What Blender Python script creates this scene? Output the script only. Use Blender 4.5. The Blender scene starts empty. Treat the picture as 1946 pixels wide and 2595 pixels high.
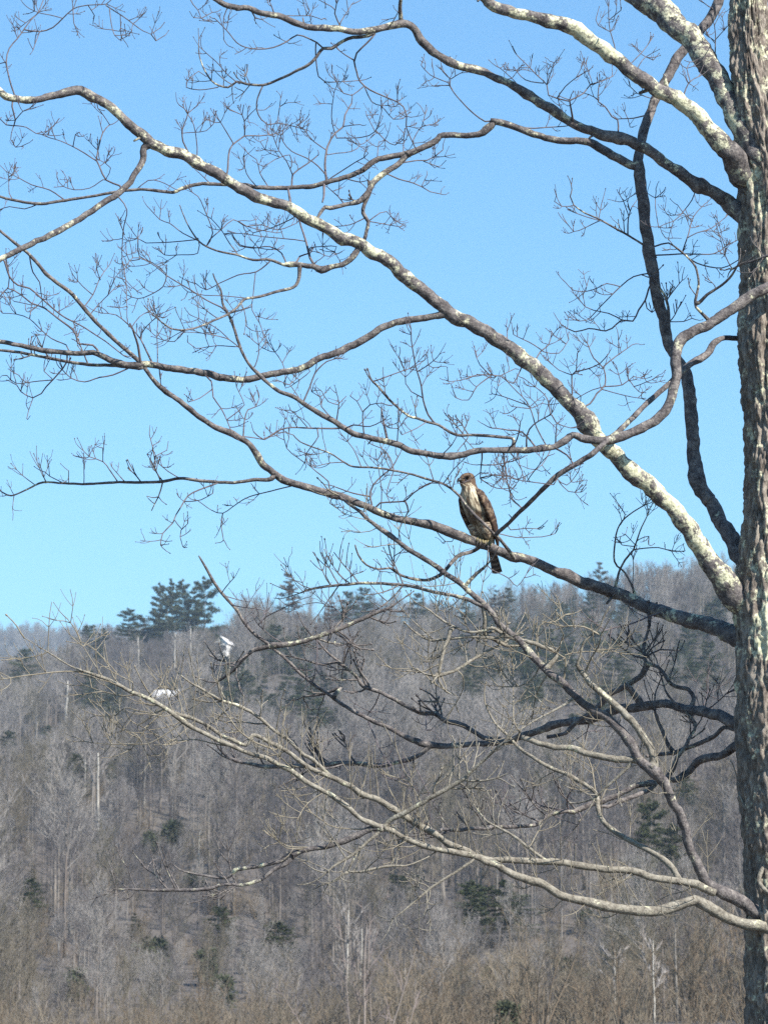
import bpy, math, random
import numpy as np
from mathutils import Vector, noise as mnoise

random.seed(11); rng = np.random.default_rng(11)
R = math.radians
scene = bpy.context.scene
COL = scene.collection

# ------------------------------------------------------------------ camera
FPX = 8192.0; CX, CY = 973.0, 1297.5; HORIZON = 2700.0; CAM_Z = 1.6
PITCH = math.atan((HORIZON - CY) / FPX)
cam_d = bpy.data.cameras.new('camera'); cam = bpy.data.objects.new('camera', cam_d); COL.objects.link(cam)
cam.location = (0, 0, CAM_Z); cam.rotation_euler = (R(90) + PITCH, 0, 0)
cam_d.sensor_fit = 'VERTICAL'; cam_d.angle = 2 * math.atan(1297.5 / FPX)
cam_d.dof.use_dof = True; cam_d.dof.focus_distance = 15.4; cam_d.dof.aperture_fstop = cam_d.lens / 8.5     # an opening of 8.5 mm
cam_d.clip_start = 0.1; cam_d.clip_end = 20000
scene.camera = cam

# ------------------------------------------------------------------ sky and sun
SUN_AZ, SUN_EL = R(45), R(40)          # to the right of straight behind the camera, height
world = bpy.data.worlds.new('World'); scene.world = world; world.use_nodes = True
nt = world.node_tree; bg = nt.nodes['Background']
sky = nt.nodes.new('ShaderNodeTexSky'); sky.sky_type = 'NISHITA'; sky.sun_disc = False
sky.sun_elevation = SUN_EL; sky.sun_rotation = math.pi - SUN_AZ
sky.altitude = 300; sky.air_density = 1.5; sky.dust_density = 0.0; sky.ozone_density = 10.0
tint = nt.nodes.new('ShaderNodeMix'); tint.data_type = 'RGBA'; tint.blend_type = 'MULTIPLY'; tint.inputs[0].default_value = 1.0
tint.inputs[7].default_value = (.85, 1.02, 1.0, 1)          # the phone's white balance, the same over the whole sky
nt.links.new(sky.outputs[0], tint.inputs[6]); nt.links.new(tint.outputs[2], bg.inputs[0]); bg.inputs[1].default_value = 0.092
sun_d = bpy.data.lights.new('sun', 'SUN'); sun_d.energy = 5.0; sun_d.angle = R(0.5); sun_d.color = (1, .945, .86)
sun = bpy.data.objects.new('sun', sun_d); COL.objects.link(sun)
sv = Vector((math.sin(SUN_AZ) * math.cos(SUN_EL), -math.cos(SUN_AZ) * math.cos(SUN_EL), math.sin(SUN_EL)))
sun.rotation_euler = sv.to_track_quat('Z', 'Y').to_euler()
scene.view_settings.view_transform = 'Standard'; scene.view_settings.look = 'None'
scene.view_settings.exposure = 1.1; scene.view_settings.gamma = 1.0
scene.view_settings.use_curve_mapping = False
scene.cycles.use_denoising = False
scene.cycles.max_bounces = 4; scene.cycles.diffuse_bounces = 2; scene.cycles.volume_bounces = 0
HAZE = 0.00016

# ------------------------------------------------------------------ helpers
def at(x, y, Y):
    """point at world depth Y that stands in the direction of photo pixel (x, y)"""
    dx, dy = (x - CX) / FPX, (CY - y) / FPX
    c, s = math.cos(PITCH), math.sin(PITCH)
    vy, vz = c - dy * s, s + dy * c
    k = Y / vy
    return np.array((dx * k, Y, CAM_Z + vz * k))

def unit(v): return v / (np.linalg.norm(v) + 1e-12)

class MB:
    """collects tubes and faces into ONE mesh"""
    def __init__(s): s.v = []; s.f = []; s.n = 0; s.a = []
    def add(s, v, f, a=0.0):
        v = np.asarray(v, float).reshape(-1, 3)
        s.v.append(v); s.f += [tuple(i + s.n for i in q) for q in f]
        s.a.append(np.broadcast_to(np.asarray(a, float), (len(v),))); s.n += len(v)
    def tube(s, pts, rad, sides=6, a=0.0, knob=0.0, close=True, squash=1.0):
        P = np.asarray(pts, float); n = len(P); r = np.broadcast_to(np.asarray(rad, float), (n,))
        T = np.gradient(P, axis=0); T /= np.linalg.norm(T, axis=1)[:, None] + 1e-12
        ref = np.array((0, 0, 1.)) if abs(T[0][2]) < .9 else np.array((1., 0, 0))
        N = np.cross(T[0], ref); N /= np.linalg.norm(N)
        ang = np.arange(sides) * 2 * math.pi / sides; ca, sa = np.cos(ang), np.sin(ang)
        out = np.empty((n, sides, 3))
        for i in range(n):
            N = N - T[i] * N.dot(T[i]); N /= np.linalg.norm(N) + 1e-12
            B = np.cross(T[i], N)
            out[i] = P[i] + r[i] * (ca[:, None] * N + sa[:, None] * B * squash)
        if knob:
            flat = out.reshape(-1, 3); rr = np.repeat(r, sides)
            cc = np.repeat(P, sides, axis=0)
            q = np.array([mnoise.noise(Vector(p * 16)) + .7 * mnoise.noise(Vector(p * 42)) + .45 * mnoise.noise(Vector(p * 95)) for p in flat])
            flat = cc + (flat - cc) * (1 + knob * q)[:, None]; out = flat.reshape(n, sides, 3)
        f = []
        for i in range(n - 1):
            for j in range(sides):
                k = (j + 1) % sides
                f.append((i * sides + j, i * sides + k, (i + 1) * sides + k, (i + 1) * sides + j))
        if close and sides > 2:
            f.append(tuple(range(sides - 1, -1, -1))); f.append(tuple((n - 1) * sides + j for j in range(sides)))
        aa = np.repeat(np.broadcast_to(np.asarray(a, float), (n,)), sides)
        s.add(out.reshape(-1, 3), f, aa)
    def spike(s, p, q, r, sides=3, a=0.0):
        p = np.asarray(p, float); q = np.asarray(q, float); d = q - p; d = d / (np.linalg.norm(d) + 1e-9)
        ref = np.array((0, 0, 1.)) if abs(d[2]) < .9 else np.array((1., 0, 0))
        n = np.cross(d, ref); n /= np.linalg.norm(n); b = np.cross(d, n)
        v = [p + r * (math.cos(t) * n + math.sin(t) * b) for t in np.arange(sides) * 2 * math.pi / sides] + [q]
        s.add(v, [(i, (i + 1) % sides, sides) for i in range(sides)], a)
    def box(s, lo, hi):
        x0, y0, z0 = lo; x1, y1, z1 = hi
        s.add([(x0,y0,z0),(x1,y0,z0),(x1,y1,z0),(x0,y1,z0),(x0,y0,z1),(x1,y0,z1),(x1,y1,z1),(x0,y1,z1)],
              [(0,3,2,1),(4,5,6,7),(0,1,5,4),(1,2,6,5),(2,3,7,6),(3,0,4,7)])
    def mesh(s, name, mat, smooth=True):
        me = bpy.data.meshes.new(name); V = np.concatenate(s.v)
        me.from_pydata(V.tolist(), [], s.f)
        at_ = me.attributes.new('lichen', 'FLOAT', 'POINT'); at_.data.foreach_set('value', np.concatenate(s.a).astype('f4'))
        if smooth: me.polygons.foreach_set('use_smooth', [True] * len(me.polygons))
        if mat: me.materials.append(mat)
        me.update(); return me
    def build(s, name, mat, parent=None, smooth=True):
        o = bpy.data.objects.new(name, s.mesh(name, mat, smooth)); COL.objects.link(o)
        if parent: o.parent = parent
        return o

def tag(o, label=None, cat=None, group=None, kind=None):
    for k, v in (('label', label), ('category', cat), ('group', group), ('kind', kind)):
        if v: o[k] = v
    return o
def empty(name, loc, rz=0, sc=1.0):
    o = bpy.data.objects.new(name, None); COL.objects.link(o); o.location = loc
    o.rotation_euler = (0, 0, rz); o.scale = (sc,) * 3; o.empty_display_size = .2; return o
def link_mesh(name, me, parent=None):
    o = bpy.data.objects.new(name, me); COL.objects.link(o); o.parent = parent; return o
def copy_tree(src, loc, rz, sc):
    c = src.copy(); COL.objects.link(c); c.location = loc; c.rotation_euler = (0, 0, rz); c.scale = (sc,) * 3 if np.isscalar(sc) else sc
    for ch in src.children:
        d = ch.copy(); COL.objects.link(d); d.parent = c
    return c

# ------------------------------------------------------------------ materials
def new_mat(name, rough=.85):
    m = bpy.data.materials.new(name); m.use_nodes = True
    b = m.node_tree.nodes['Principled BSDF']; b.inputs['Roughness'].default_value = rough
    b.inputs['Specular IOR Level'].default_value = .2
    return m, m.node_tree, b
def N(t, kind, **kw):
    n = t.nodes.new(kind)
    for k, v in kw.items(): setattr(n, k, v)
    return n
def noise_n(t, scale, detail=4, rough=.6, vec=None, stretch=None):
    n = N(t, 'ShaderNodeTexNoise'); n.inputs['Scale'].default_value = scale
    n.inputs['Detail'].default_value = detail; n.inputs['Roughness'].default_value = rough
    if vec is None:
        vec = N(t, 'ShaderNodeTexCoord').outputs['Object']
    if stretch:
        mp = N(t, 'ShaderNodeMapping'); mp.inputs['Scale'].default_value = stretch; t.links.new(vec, mp.inputs[0]); vec = mp.outputs[0]
    t.links.new(vec, n.inputs['Vector']); return n.outputs['Fac']
def ramp(t, fac, stops):
    r = N(t, 'ShaderNodeValToRGB'); e = r.color_ramp.elements
    while len(e) < len(stops): e.new(.5)
    for el, (p, c) in zip(e, stops): el.position = p; el.color = (*c, 1) if len(c) == 3 else c
    t.links.new(fac, r.inputs[0]); return r.outputs[0]
def mix(t, fac, a, b, mode='MIX'):
    m = N(t, 'ShaderNodeMix', data_type='RGBA', blend_type=mode)
    if np.isscalar(fac): m.inputs[0].default_value = fac
    else: t.links.new(fac, m.inputs[0])
    for s_, v in ((6, a), (7, b)):
        if isinstance(v, tuple): m.inputs[s_].default_value = (*v, 1)
        else: t.links.new(v, m.inputs[s_])
    return m.outputs[2]
def math_n(t, op, a, b=0.0, c=None):
    m = N(t, 'ShaderNodeMath', operation=op)
    for i, v in enumerate((a, b) if c is None else (a, b, c)):
        if np.isscalar(v): m.inputs[i].default_value = v
        else: t.links.new(v, m.inputs[i])
    return m.outputs[0]
def bump(t, b, h, strength, dist):
    n = N(t, 'ShaderNodeBump'); n.inputs['Strength'].default_value = strength; n.inputs['Distance'].default_value = dist
    t.links.new(h, n.inputs['Height']); t.links.new(n.outputs[0], b.inputs['Normal'])

def bark_mat(name, dark, mid, pale, lich_a=(.33, .33, .22), lich_b=(.58, .56, .40), scale=1.0, lich=0.0, stretch=None):
    m, t, b = new_mat(name, .9)
    n1 = noise_n(t, 22 * scale, 5, .65, stretch=stretch); n2 = noise_n(t, 75 * scale, 4, .7, stretch=stretch)
    mixn = math_n(t, 'ADD', math_n(t, 'MULTIPLY', n1, .6), math_n(t, 'MULTIPLY', n2, .4))
    col = ramp(t, mixn, [(.36, dark), (.5, mid), (.64, pale)])
    at_ = N(t, 'ShaderNodeAttribute', attribute_name='lichen')
    l1 = noise_n(t, 9 * scale, 6, .74); l2 = noise_n(t, 60 * scale, 3, .6)
    l = math_n(t, 'ADD', l1, math_n(t, 'MULTIPLY', math_n(t, 'SUBTRACT', l2, .5), .25))
    thr = math_n(t, 'SUBTRACT', .645 - lich, math_n(t, 'MULTIPLY', at_.outputs['Fac'], .29))
    k = N(t, 'ShaderNodeMapRange'); k.interpolation_type = 'SMOOTHSTEP'
    t.links.new(math_n(t, 'SUBTRACT', l, thr), k.inputs[0]); k.inputs[1].default_value = -.05; k.inputs[2].default_value = .065
    lc = ramp(t, l2, [(.35, lich_a), (.6, lich_b)])
    col = mix(t, k.outputs[0], col, lc)
    t.links.new(col, b.inputs['Base Color'])
    bump(t, b, mixn, 1.0, .014 / scale)
    return m
M_TRUNK = bark_mat('trunk_bark', (.042, .034, .029), (.165, .138, .115), (.32, .283, .235), scale=1.0, lich=.0, stretch=(1, 1, .45))
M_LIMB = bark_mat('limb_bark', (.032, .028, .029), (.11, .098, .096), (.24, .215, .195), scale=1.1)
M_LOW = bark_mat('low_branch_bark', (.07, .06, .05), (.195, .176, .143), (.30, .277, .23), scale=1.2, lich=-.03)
def twig_mat(name, a, b_):
    m, t, b = new_mat(name, .8); t.links.new(ramp(t, noise_n(t, 30, 3), [(.35, a), (.65, b_)]), b.inputs['Base Color']); return m
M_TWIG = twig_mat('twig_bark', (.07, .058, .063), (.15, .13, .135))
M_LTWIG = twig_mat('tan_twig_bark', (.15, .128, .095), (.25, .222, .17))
# ------------------------------------------------------------------ the land: yard, valley floor, near spur, wooded hill, far mountain
RIDGE_Y, MOUNT_Y = 880.0, 2600.0
TOPX = np.array([(-900, 2150), (-500, 1900), (-200, 1750), (0, 1688), (100, 1672), (185, 1632), (215, 1598), (330, 1592), (430, 1580), (540, 1585), (575, 1600), (620, 1512), (660, 1482), (725, 1478), (790, 1503), (900, 1505), (1000, 1512), (1090, 1532), (1170, 1520), (1250, 1492), (1400, 1490), (1500, 1462), (1620, 1440), (1850, 1412), (2300, 1390), (3200, 1450), (4500, 1650)], float)
RPX = TOPX.copy(); RPX[:, 1] = np.interp(TOPX[:, 0], [-900, 0, 100, 200, 400, 560, 700, 900, 1200, 1500, 1850, 2300, 4500], [2260, 1790, 1775, 1735, 1690, 1680, 1650, 1635, 1630, 1605, 1570, 1545, 1800])
MPX = np.array([(-3000, 2100), (-1500, 1800), (-600, 1680), (0, 1655), (250, 1655), (600, 1690), (1200, 1720), (2400, 1680), (4000, 1800), (7000, 2200)], float)
def sstep(t): t = np.clip(t, 0, 1); return t * t * (3 - 2 * t)
def ridge_h(x, tab, Y):
    px = CX + x / Y * FPX
    return (HORIZON - np.interp(px, tab[:, 0], tab[:, 1])) / FPX * Y + CAM_Z
def terrain(x, y):
    x = np.asarray(x, float); y = np.asarray(y, float)
    hr = ridge_h(x * RIDGE_Y / np.clip(y, 600, 1100), RPX, RIDGE_Y)
    t = (y - 205) / (RIDGE_Y - 205)
    z = hr * np.where(t < 1, np.clip(t, 0, 1) ** 1.12, 1 - .55 * sstep((t - 1.02) / .9))
    z = z + 2.4 * np.sin(x * .045 + y * .021) * sstep((y - 230) / 150) * sstep((1500 - y) / 400)
    z = z + 1.6 * np.sin(x * .11 - y * .05 + 2) * sstep((y - 230) / 120) * sstep((1500 - y) / 400)
    spur = (1.5 + 2.6 * sstep((x + 16) / 34)) * sstep((y - 105) / 60) * (1 - sstep((y - 195) / 45))
    mount = ridge_h(x * MOUNT_Y / np.clip(y, 1800, 3200), MPX, MOUNT_Y) * sstep((y - 1450) / (MOUNT_Y - 1450)) * (1 - .5 * sstep((y - MOUNT_Y) / 1500))
    mount = mount * (1 + .04 * np.sin(x * .011 + 1) * np.sin(y * .006))
    return np.maximum(z + spur, mount) - .25 * sstep((y - 30) / 80) * np.sin(x * .07)
def ground_mat():
    m, t, b = new_mat('leaf_litter', .95); tc = N(t, 'ShaderNodeTexCoord').outputs['Object']
    n1 = noise_n(t, .05, 6, .65, tc); n2 = noise_n(t, .9, 4, .7, tc)
    c = ramp(t, n1, [(.35, (0.094, 0.079, 0.070)), (.55, (0.122, 0.106, 0.096)), (.7, (0.120, 0.110, 0.086))])
    t.links.new(mix(t, .55, c, ramp(t, n2, [(.3, (0.058, 0.050, 0.044)), (.7, (0.146, 0.129, 0.113))])), b.inputs['Base Color'])
    return m
xs = np.unique(np.r_[np.linspace(-2200, -420, 26), np.linspace(-420, 420, 141), np.linspace(420, 2200, 26)])
ys = np.unique(np.r_[np.linspace(-600, 0, 8), np.linspace(0, 1000, 168), np.linspace(1000, 3200, 74), np.linspace(3200, 5200, 10)])
XX, YY = np.meshgrid(xs, ys); ZZ = terrain(XX, YY)
gm = MB(); W_ = len(xs)
gm.add(np.c_[XX.ravel(), YY.ravel(), ZZ.ravel()], [(i * W_ + j, i * W_ + j + 1, (i + 1) * W_ + j + 1, (i + 1) * W_ + j) for i in range(len(ys) - 1) for j in range(W_ - 1)])
tag(gm.build('terrain', ground_mat()), kind='structure')

# ------------------------------------------------------------------ woods: a few trees modelled once, then set out one by one
def varied_bark(name, stops, spread=.35, per=1.0):
    """bark whose tone differs from tree to tree"""
    m, t, b = new_mat(name, .95); oi = N(t, 'ShaderNodeObjectInfo')
    c = ramp(t, oi.outputs['Random'], stops)
    n = noise_n(t, 1.6, 4, .7)
    t.links.new(mix(t, per, c, ramp(t, n, [(.3, (1 - spread,) * 3), (.7, (1.0,) * 3)]), 'MULTIPLY'), b.inputs['Base Color'])
    return m
M_FTRUNK = varied_bark('grey_trunk_bark', [(0, (0.149, 0.127, 0.112)), (.4, (0.211, 0.186, 0.164)), (.8, (0.248, 0.229, 0.205)), (1, (0.174, 0.140, 0.118))])
M_FCROWN = varied_bark('bare_twig_bark', [(0, (0.168, 0.133, 0.121)), (.35, (0.218, 0.183, 0.172)), (.7, (0.199, 0.156, 0.129)), (1, (0.257, 0.222, 0.199))], .25)
M_CROWNS = [varied_bark('mauve_twig_bark', [(0, (0.112, 0.101, 0.100)), (.5, (0.142, 0.130, 0.128)), (1, (0.098, 0.087, 0.085))], .3),
            varied_bark('pale_twig_bark', [(0, (0.255, 0.234, 0.213)), (.5, (0.217, 0.200, 0.192)), (1, (0.289, 0.264, 0.239))], .25),
            varied_bark('olive_twig_bark', [(0, (0.148, 0.130, 0.099)), (.5, (0.172, 0.148, 0.114)), (1, (0.123, 0.114, 0.086))], .3)]
M_BRUSH = varied_bark('brush_bark', [(0, (0.163, 0.122, 0.085)), (.35, (0.200, 0.159, 0.111)), (.7, (0.148, 0.126, 0.100)), (1, (0.229, 0.192, 0.141))], .3)
M_PALE = varied_bark('pale_birch_bark', [(0, (0.396, 0.374, 0.331)), (1, (0.461, 0.432, 0.382))], .5)
M_PINE = varied_bark('pine_needles', [(0, (.050, .062, .028)), (.5, (.066, .078, .036)), (1, (.072, .076, .042))], .45)
M_CEDAR = varied_bark('cedar_needles', [(0, (.062, .072, .042)), (1, (.080, .088, .052))], .35)
M_BROWNCON = varied_bark('rusty_needles', [(0, (.13, .095, .07)), (1, (.10, .09, .062))], .4)
def grow_bare(seed, H=16.0, r0=.2, nl=22, lo=.32, sub=6, twg=6, lean=.03, tw_r=.02, up=.55, ln=.42, mat=None):
    q = random.Random(seed); tr = MB(); cr = MB()
    n = 8; z = np.linspace(0, H, n); bx = np.cumsum([q.gauss(0, lean) for _ in range(n)]) * H / n; by = np.cumsum([q.gauss(0, lean) for _ in range(n)]) * H / n
    bx -= bx[0]; by -= by[0]; P = np.c_[bx, by, z]; P[0, 2] = -.6; rad = np.linspace(1, .12, n) * r0; rad[0] *= 1.3
    tr.tube(P, rad, 7)
    def seg(p, d, L, r, k, sides):
        pts = [p]; dd = d
        for i in range(k):
            dd = unit(dd + np.array((q.gauss(0, .16), q.gauss(0, .16), .16))); pts.append(pts[-1] + dd * L / k)
        cr.tube(pts, np.linspace(r, r * .35, k + 1), sides, close=False); return np.array(pts), dd
    for i in range(nl):
        u = lo + (1 - lo) * (i + q.random()) / nl; p = np.array([np.interp(u * H, z, P[:, a]) for a in range(3)])
        az = q.uniform(0, 6.28); el = q.uniform(.35, .95) * up / .55 + .5 * u * u
        d = np.array((math.cos(az) * math.cos(el), math.sin(az) * math.cos(el), math.sin(el)))
        L = H * ln * (1.12 - u) ** .6 * q.uniform(.6, 1.25)
        pts, dd = seg(p, d, L, max(r0 * .34 * (1.1 - u), .03), 3, 4)
        for s_ in range(sub):
            t_ = q.uniform(.25, 1); pp = pts[0] + 0; k = min(int(t_ * 3), 2); pp = pts[k] + (pts[k + 1] - pts[k]) * (t_ * 3 - k)
            d2 = unit(dd + np.array((q.gauss(0, .6), q.gauss(0, .6), q.gauss(.25, .4)))); L2 = L * q.uniform(.25, .55)
            p2, d3 = seg(pp, d2, L2, .032, 2, 3)
            for w_ in range(twg):
                a = p2[q.choice((1, 1, 2))]; d4 = unit(d3 + np.array((q.gauss(0, .65), q.gauss(0, .65), q.gauss(.2, .45))))
                cr.spike(a, a + d4 * L2 * q.uniform(.4, .9), tw_r)
    return tr.mesh('trunk', M_FTRUNK), cr.mesh('crown', mat or M_FCROWN, False)
def grow_brush(seed, H=7.0, stems=9, sub=9, twg=5, spread=.35, r0=.05, tw_r=.016):
    q = random.Random(seed); tr = MB(); cr = MB()
    for s_ in range(stems):
        az = q.uniform(0, 6.28); tl = abs(q.gauss(0, spread)); h = H * q.uniform(.55, 1)
        d = unit(np.array((math.cos(az) * tl, math.sin(az) * tl, 1))); pts = [np.array((math.cos(az) * .25, math.sin(az) * .25, -.3))]; dd = d
        for i in range(6):
            dd = unit(dd + np.array((q.gauss(0, .09), q.gauss(0, .09), .05))); pts.append(pts[-1] + dd * h / 6)
        pts = np.array(pts); tr.tube(pts, np.linspace(r0, .012, 7) * q.uniform(.7, 1.2), 5, close=False)
        for k in range(sub):
            t_ = q.uniform(1.2, 5.9); i = int(t_); p = pts[i] + (pts[i + 1] - pts[i]) * (t_ - i)
            d2 = unit(dd + np.array((q.gauss(0, .55), q.gauss(0, .55), q.gauss(0, .3)))); e = p + d2 * h * q.uniform(.08, .22)
            cr.tube([p, (p + e) / 2 + np.array((0, 0, .06)), e], [.02, .015, .007], 3, close=False)
            for w_ in range(twg):
                a = p + (e - p) * q.uniform(.3, 1); cr.spike(a, a + unit(d2 + np.array((q.gauss(0, .6), q.gauss(0, .6), q.gauss(.2, .4)))) * h * q.uniform(.05, .11), tw_r)
    return tr.mesh('stems', M_BRUSH), cr.mesh('twigs', M_BRUSH, False)
def grow_pine(seed, H=24.0, lo=.22, whorls=15, width=.2, mat=None, tuft=.55, per=46, droop=.0, gap=.25):
    """white pine or hemlock: whorls of boughs, each a spray of many needle tufts"""
    q = random.Random(seed); tr = MB(); cr = MB()
    bend = q.uniform(-.4, .4); zz = np.linspace(0, H, 7); P = np.c_[bend * (zz / H) ** 2, q.uniform(-.3, .3) * (zz / H) ** 2, zz]; P[0, 2] = -.6
    tr.tube(P, np.linspace(1, .1, 7) * H * .0125, 7)
    for i in range(whorls):
        u = lo + (1 - lo) * (i + q.uniform(0, .8)) / whorls
        nb = q.choice((4, 5, 6)) if u < .9 else 4
        for b_ in range(nb):
            if q.random() < gap: continue
            az = q.uniform(0, 6.28); prof = math.sin(min(1, (1 - u) / (1 - lo) * 1.25 + .12) * math.pi * .55)
            L = H * width * prof * q.uniform(.55, 1.25) + .35; el = .12 + .75 * u ** 3 - droop
            p0 = np.array((P[-1, 0] * u * u, P[-1, 1] * u * u, u * H)); d = np.array((math.cos(az) * math.cos(el), math.sin(az) * math.cos(el), math.sin(el)))
            end = p0 + d * L; cr.tube([p0, p0 + d * L * .5 + np.array((0, 0, -.04 * L)), end], [.05, .035, .015], 3, close=False)
            for k in range(int(per * (.4 + L / (H * width)))):
                t_ = q.uniform(.22, 1) ** .75; c = p0 + d * L * t_ + np.array((q.gauss(0, .13 * L), q.gauss(0, .13 * L), q.gauss(.02 * L, .05 * L)))
                for m_ in range(2):
                    v = unit(np.array((q.gauss(d[0] * .6, .7), q.gauss(d[1] * .6, .7), q.gauss(.25, .5)))); w = unit(np.cross(v, np.array((q.gauss(0, 1), q.gauss(0, 1), q.gauss(0, 1)))))
                    s_ = tuft * q.uniform(.55, 1.25)
                    cr.add([c - w * s_ * .28, c + w * s_ * .28, c + v * s_], [(0, 1, 2)])
    return tr.mesh('trunk', M_FTRUNK), cr.mesh('crown', mat or M_PINE, False)
def grow_cedar(seed, H=6.0, wid=.42, mat=None, n=1900):
    """bushy rounded evergreen: foliage sprays on limbs through an uneven volume"""
    q = random.Random(seed); tr = MB(); cr = MB()
    tr.tube([(0, 0, -.4), (.05, 0, H * .4), (0, .05, H * .9)], [H * .02, H * .014, H * .004], 6)
    lobes = [(q.uniform(-1, 1) * H * wid * .42, q.uniform(-1, 1) * H * wid * .42, H * q.uniform(.22, .8), H * wid * q.uniform(.28, .5)) for _ in range(11)]
    for lx, ly, lz, lr in lobes:
        cr.tube([(0, 0, lz * .55), (lx * .6, ly * .6, lz * .9), (lx, ly, lz)], [.05, .03, .01], 3, close=False)
    for _ in range(n):
        lx, ly, lz, lr = q.choice(lobes); v = unit(np.array((q.gauss(0, 1), q.gauss(0, 1), q.gauss(.2, 1)))); c = np.array((lx, ly, lz)) + v * lr * q.uniform(.35, 1.12) * (1, 1, 1.2)[0]
        g = unit(v + np.array((q.gauss(0, .6), q.gauss(0, .6), q.gauss(.4, .5)))); w = unit(np.cross(g, np.array((q.gauss(0, 1), q.gauss(0, 1), .3)))); s_ = H * .075 * q.uniform(.5, 1.3)
        cr.add([c - w * s_ * .35, c + w * s_ * .35, c + g * s_], [(0, 1, 2)])
    return tr.mesh('trunk', M_FTRUNK), cr.mesh('crown', mat or M_CEDAR, False)

BARE = [grow_bare(s, H, r, nl, lo, lean=.03 + .01 * (s % 3), up=u_, mat=M_CROWNS[(0, 1, 0, 1, 2, 2)[s - 1]]) for s, H, r, nl, lo, u_ in
        [(1, 16, .19, 24, .38, .5), (2, 18, .24, 24, .45, .5), (3, 14, .15, 22, .32, .55), (4, 19, .22, 22, .52, .6), (5, 13, .13, 24, .28, .5), (6, 17, .27, 26, .34, .42)]]
BRUSH = [grow_brush(s, H, n_, spread=sp) for s, H, n_, sp in [(1, 7, 10, .32), (2, 6, 14, .42), (3, 8.5, 7, .22), (4, 5, 16, .5)]]
PINES = [grow_pine(21, 25, .30, 15, .155, per=62, gap=.12), grow_pine(22, 24, .30, 15, .13, per=62, gap=.15), grow_pine(23, 23, .26, 14, .18, per=56, gap=.2)]
HEM = [grow_pine(31, 15, .06, 20, .2, tuft=.42, per=26, droop=.12, gap=.12), grow_pine(32, 13, .05, 18, .24, tuft=.42, per=26, droop=.1, gap=.15)]
SPRUCE = [grow_pine(41, 12, .05, 18, .17, mat=M_PINE, tuft=.36, per=22, droop=.08, gap=.08), grow_pine(42, 12, .06, 17, .16, mat=M_BROWNCON, tuft=.36, per=20, droop=.05, gap=.12)]
CEDAR = [grow_cedar(51), grow_cedar(52, 6, .55)]

def plant(kind, pair, x, y, sc, label, cat, group=None, rz=None, names=('trunk', 'crown'), mats=None):
    e = empty(kind, (x, y, float(terrain(x, y)) - .05), rng.uniform(0, 6.28) if rz is None else rz); e.scale = (sc,) * 3 if np.isscalar(sc) else sc
    for nm, me in zip(names, pair): link_mesh(nm, me, e)
    return tag(e, label, cat, group)
def on_hill(px, py):
    """the spot of the land that photo pixel (px, py) looks at"""
    Y = np.arange(110, RIDGE_Y, 1.5)
    dx, dy = (px - CX) / FPX, (CY - py) / FPX; c, s = math.cos(PITCH), math.sin(PITCH); k = Y / (c - dy * s)
    z = CAM_Z + k * (s + dy * c); hit = np.nonzero(terrain(dx * k, Y) >= z)[0]
    i = hit[0] if len(hit) else len(Y) - 8
    return dx * k[i], Y[i]
def px_x(px, Y): return (px - CX) / FPX * Y / math.cos(PITCH) * 1.0
def mpp(Y): return Y / math.cos(PITCH) / FPX      # metres per photo pixel at depth Y

# --- evergreens that the photograph shows, by base pixel, height in px
KEEP = []; VIEW = []           # (x, y, r): spots the scatter leaves free
def evergreen(kind, pair, px, pyb, hpx, label, group=None, H=24.0, wide=1.0, Y=None, names=('trunk', 'crown')):
    if Y is None: x, Y = on_hill(px, pyb)
    else: x = px_x(px, Y)
    zt = at(px, pyb - hpx, Y)[2]; sc = max(zt - float(terrain(x, Y)), 2.0) / H     # its top stands where the photograph has it
    KEEP.append((x, Y, 2.2)); VIEW.append((px, min(hpx * .28 * wide + 6, 60), pyb - hpx * (.42 if hpx > 100 else .3), Y)); return plant(kind, pair, x, Y, (sc * wide, sc * wide, sc), label, 'evergreen' if kind != 'pine_tree' else 'pine tree', group)
evergreen('pine_tree', PINES[2], 408, 1700, 222, 'tall pine at the left end of the row of pines on the ridge', Y=868, H=23, wide=.78)
evergreen('pine_tree', PINES[1], 441, 1700, 228, 'narrowest pine of the row on the ridge, second from its left end', Y=876, H=24, wide=.7)
evergreen('pine_tree', PINES[2], 465, 1695, 226, 'third pine from the left in the row on the ridge', Y=866, H=23, wide=.68)
evergreen('pine_tree', PINES[2], 521, 1695, 232, 'broad pine at the right end of the row of pines on the ridge', Y=864, H=23, wide=.9)
evergreen('pine_tree', PINES[1], 490, 1690, 196, 'low dark pine filling the gap between the taller ridge pines', Y=872, H=24, wide=.95)
evergreen('pine_tree', PINES[2], 330, 1690, 148, 'short spreading pine stepping down the ridge left of the tall row', Y=862, H=23, wide=1.25)
evergreen('pine_tree', PINES[0], 362, 1690, 130, 'small pine between the spreading pine and the tall row', Y=866, H=25, wide=1.3)
evergreen('pine_tree', PINES[2], 428, 1685, 172, 'bushy pine low down in front of the tall ridge row', Y=858, H=23, wide=1.2)
G_R = 'small dark conifers standing up along the ridge line'
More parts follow.
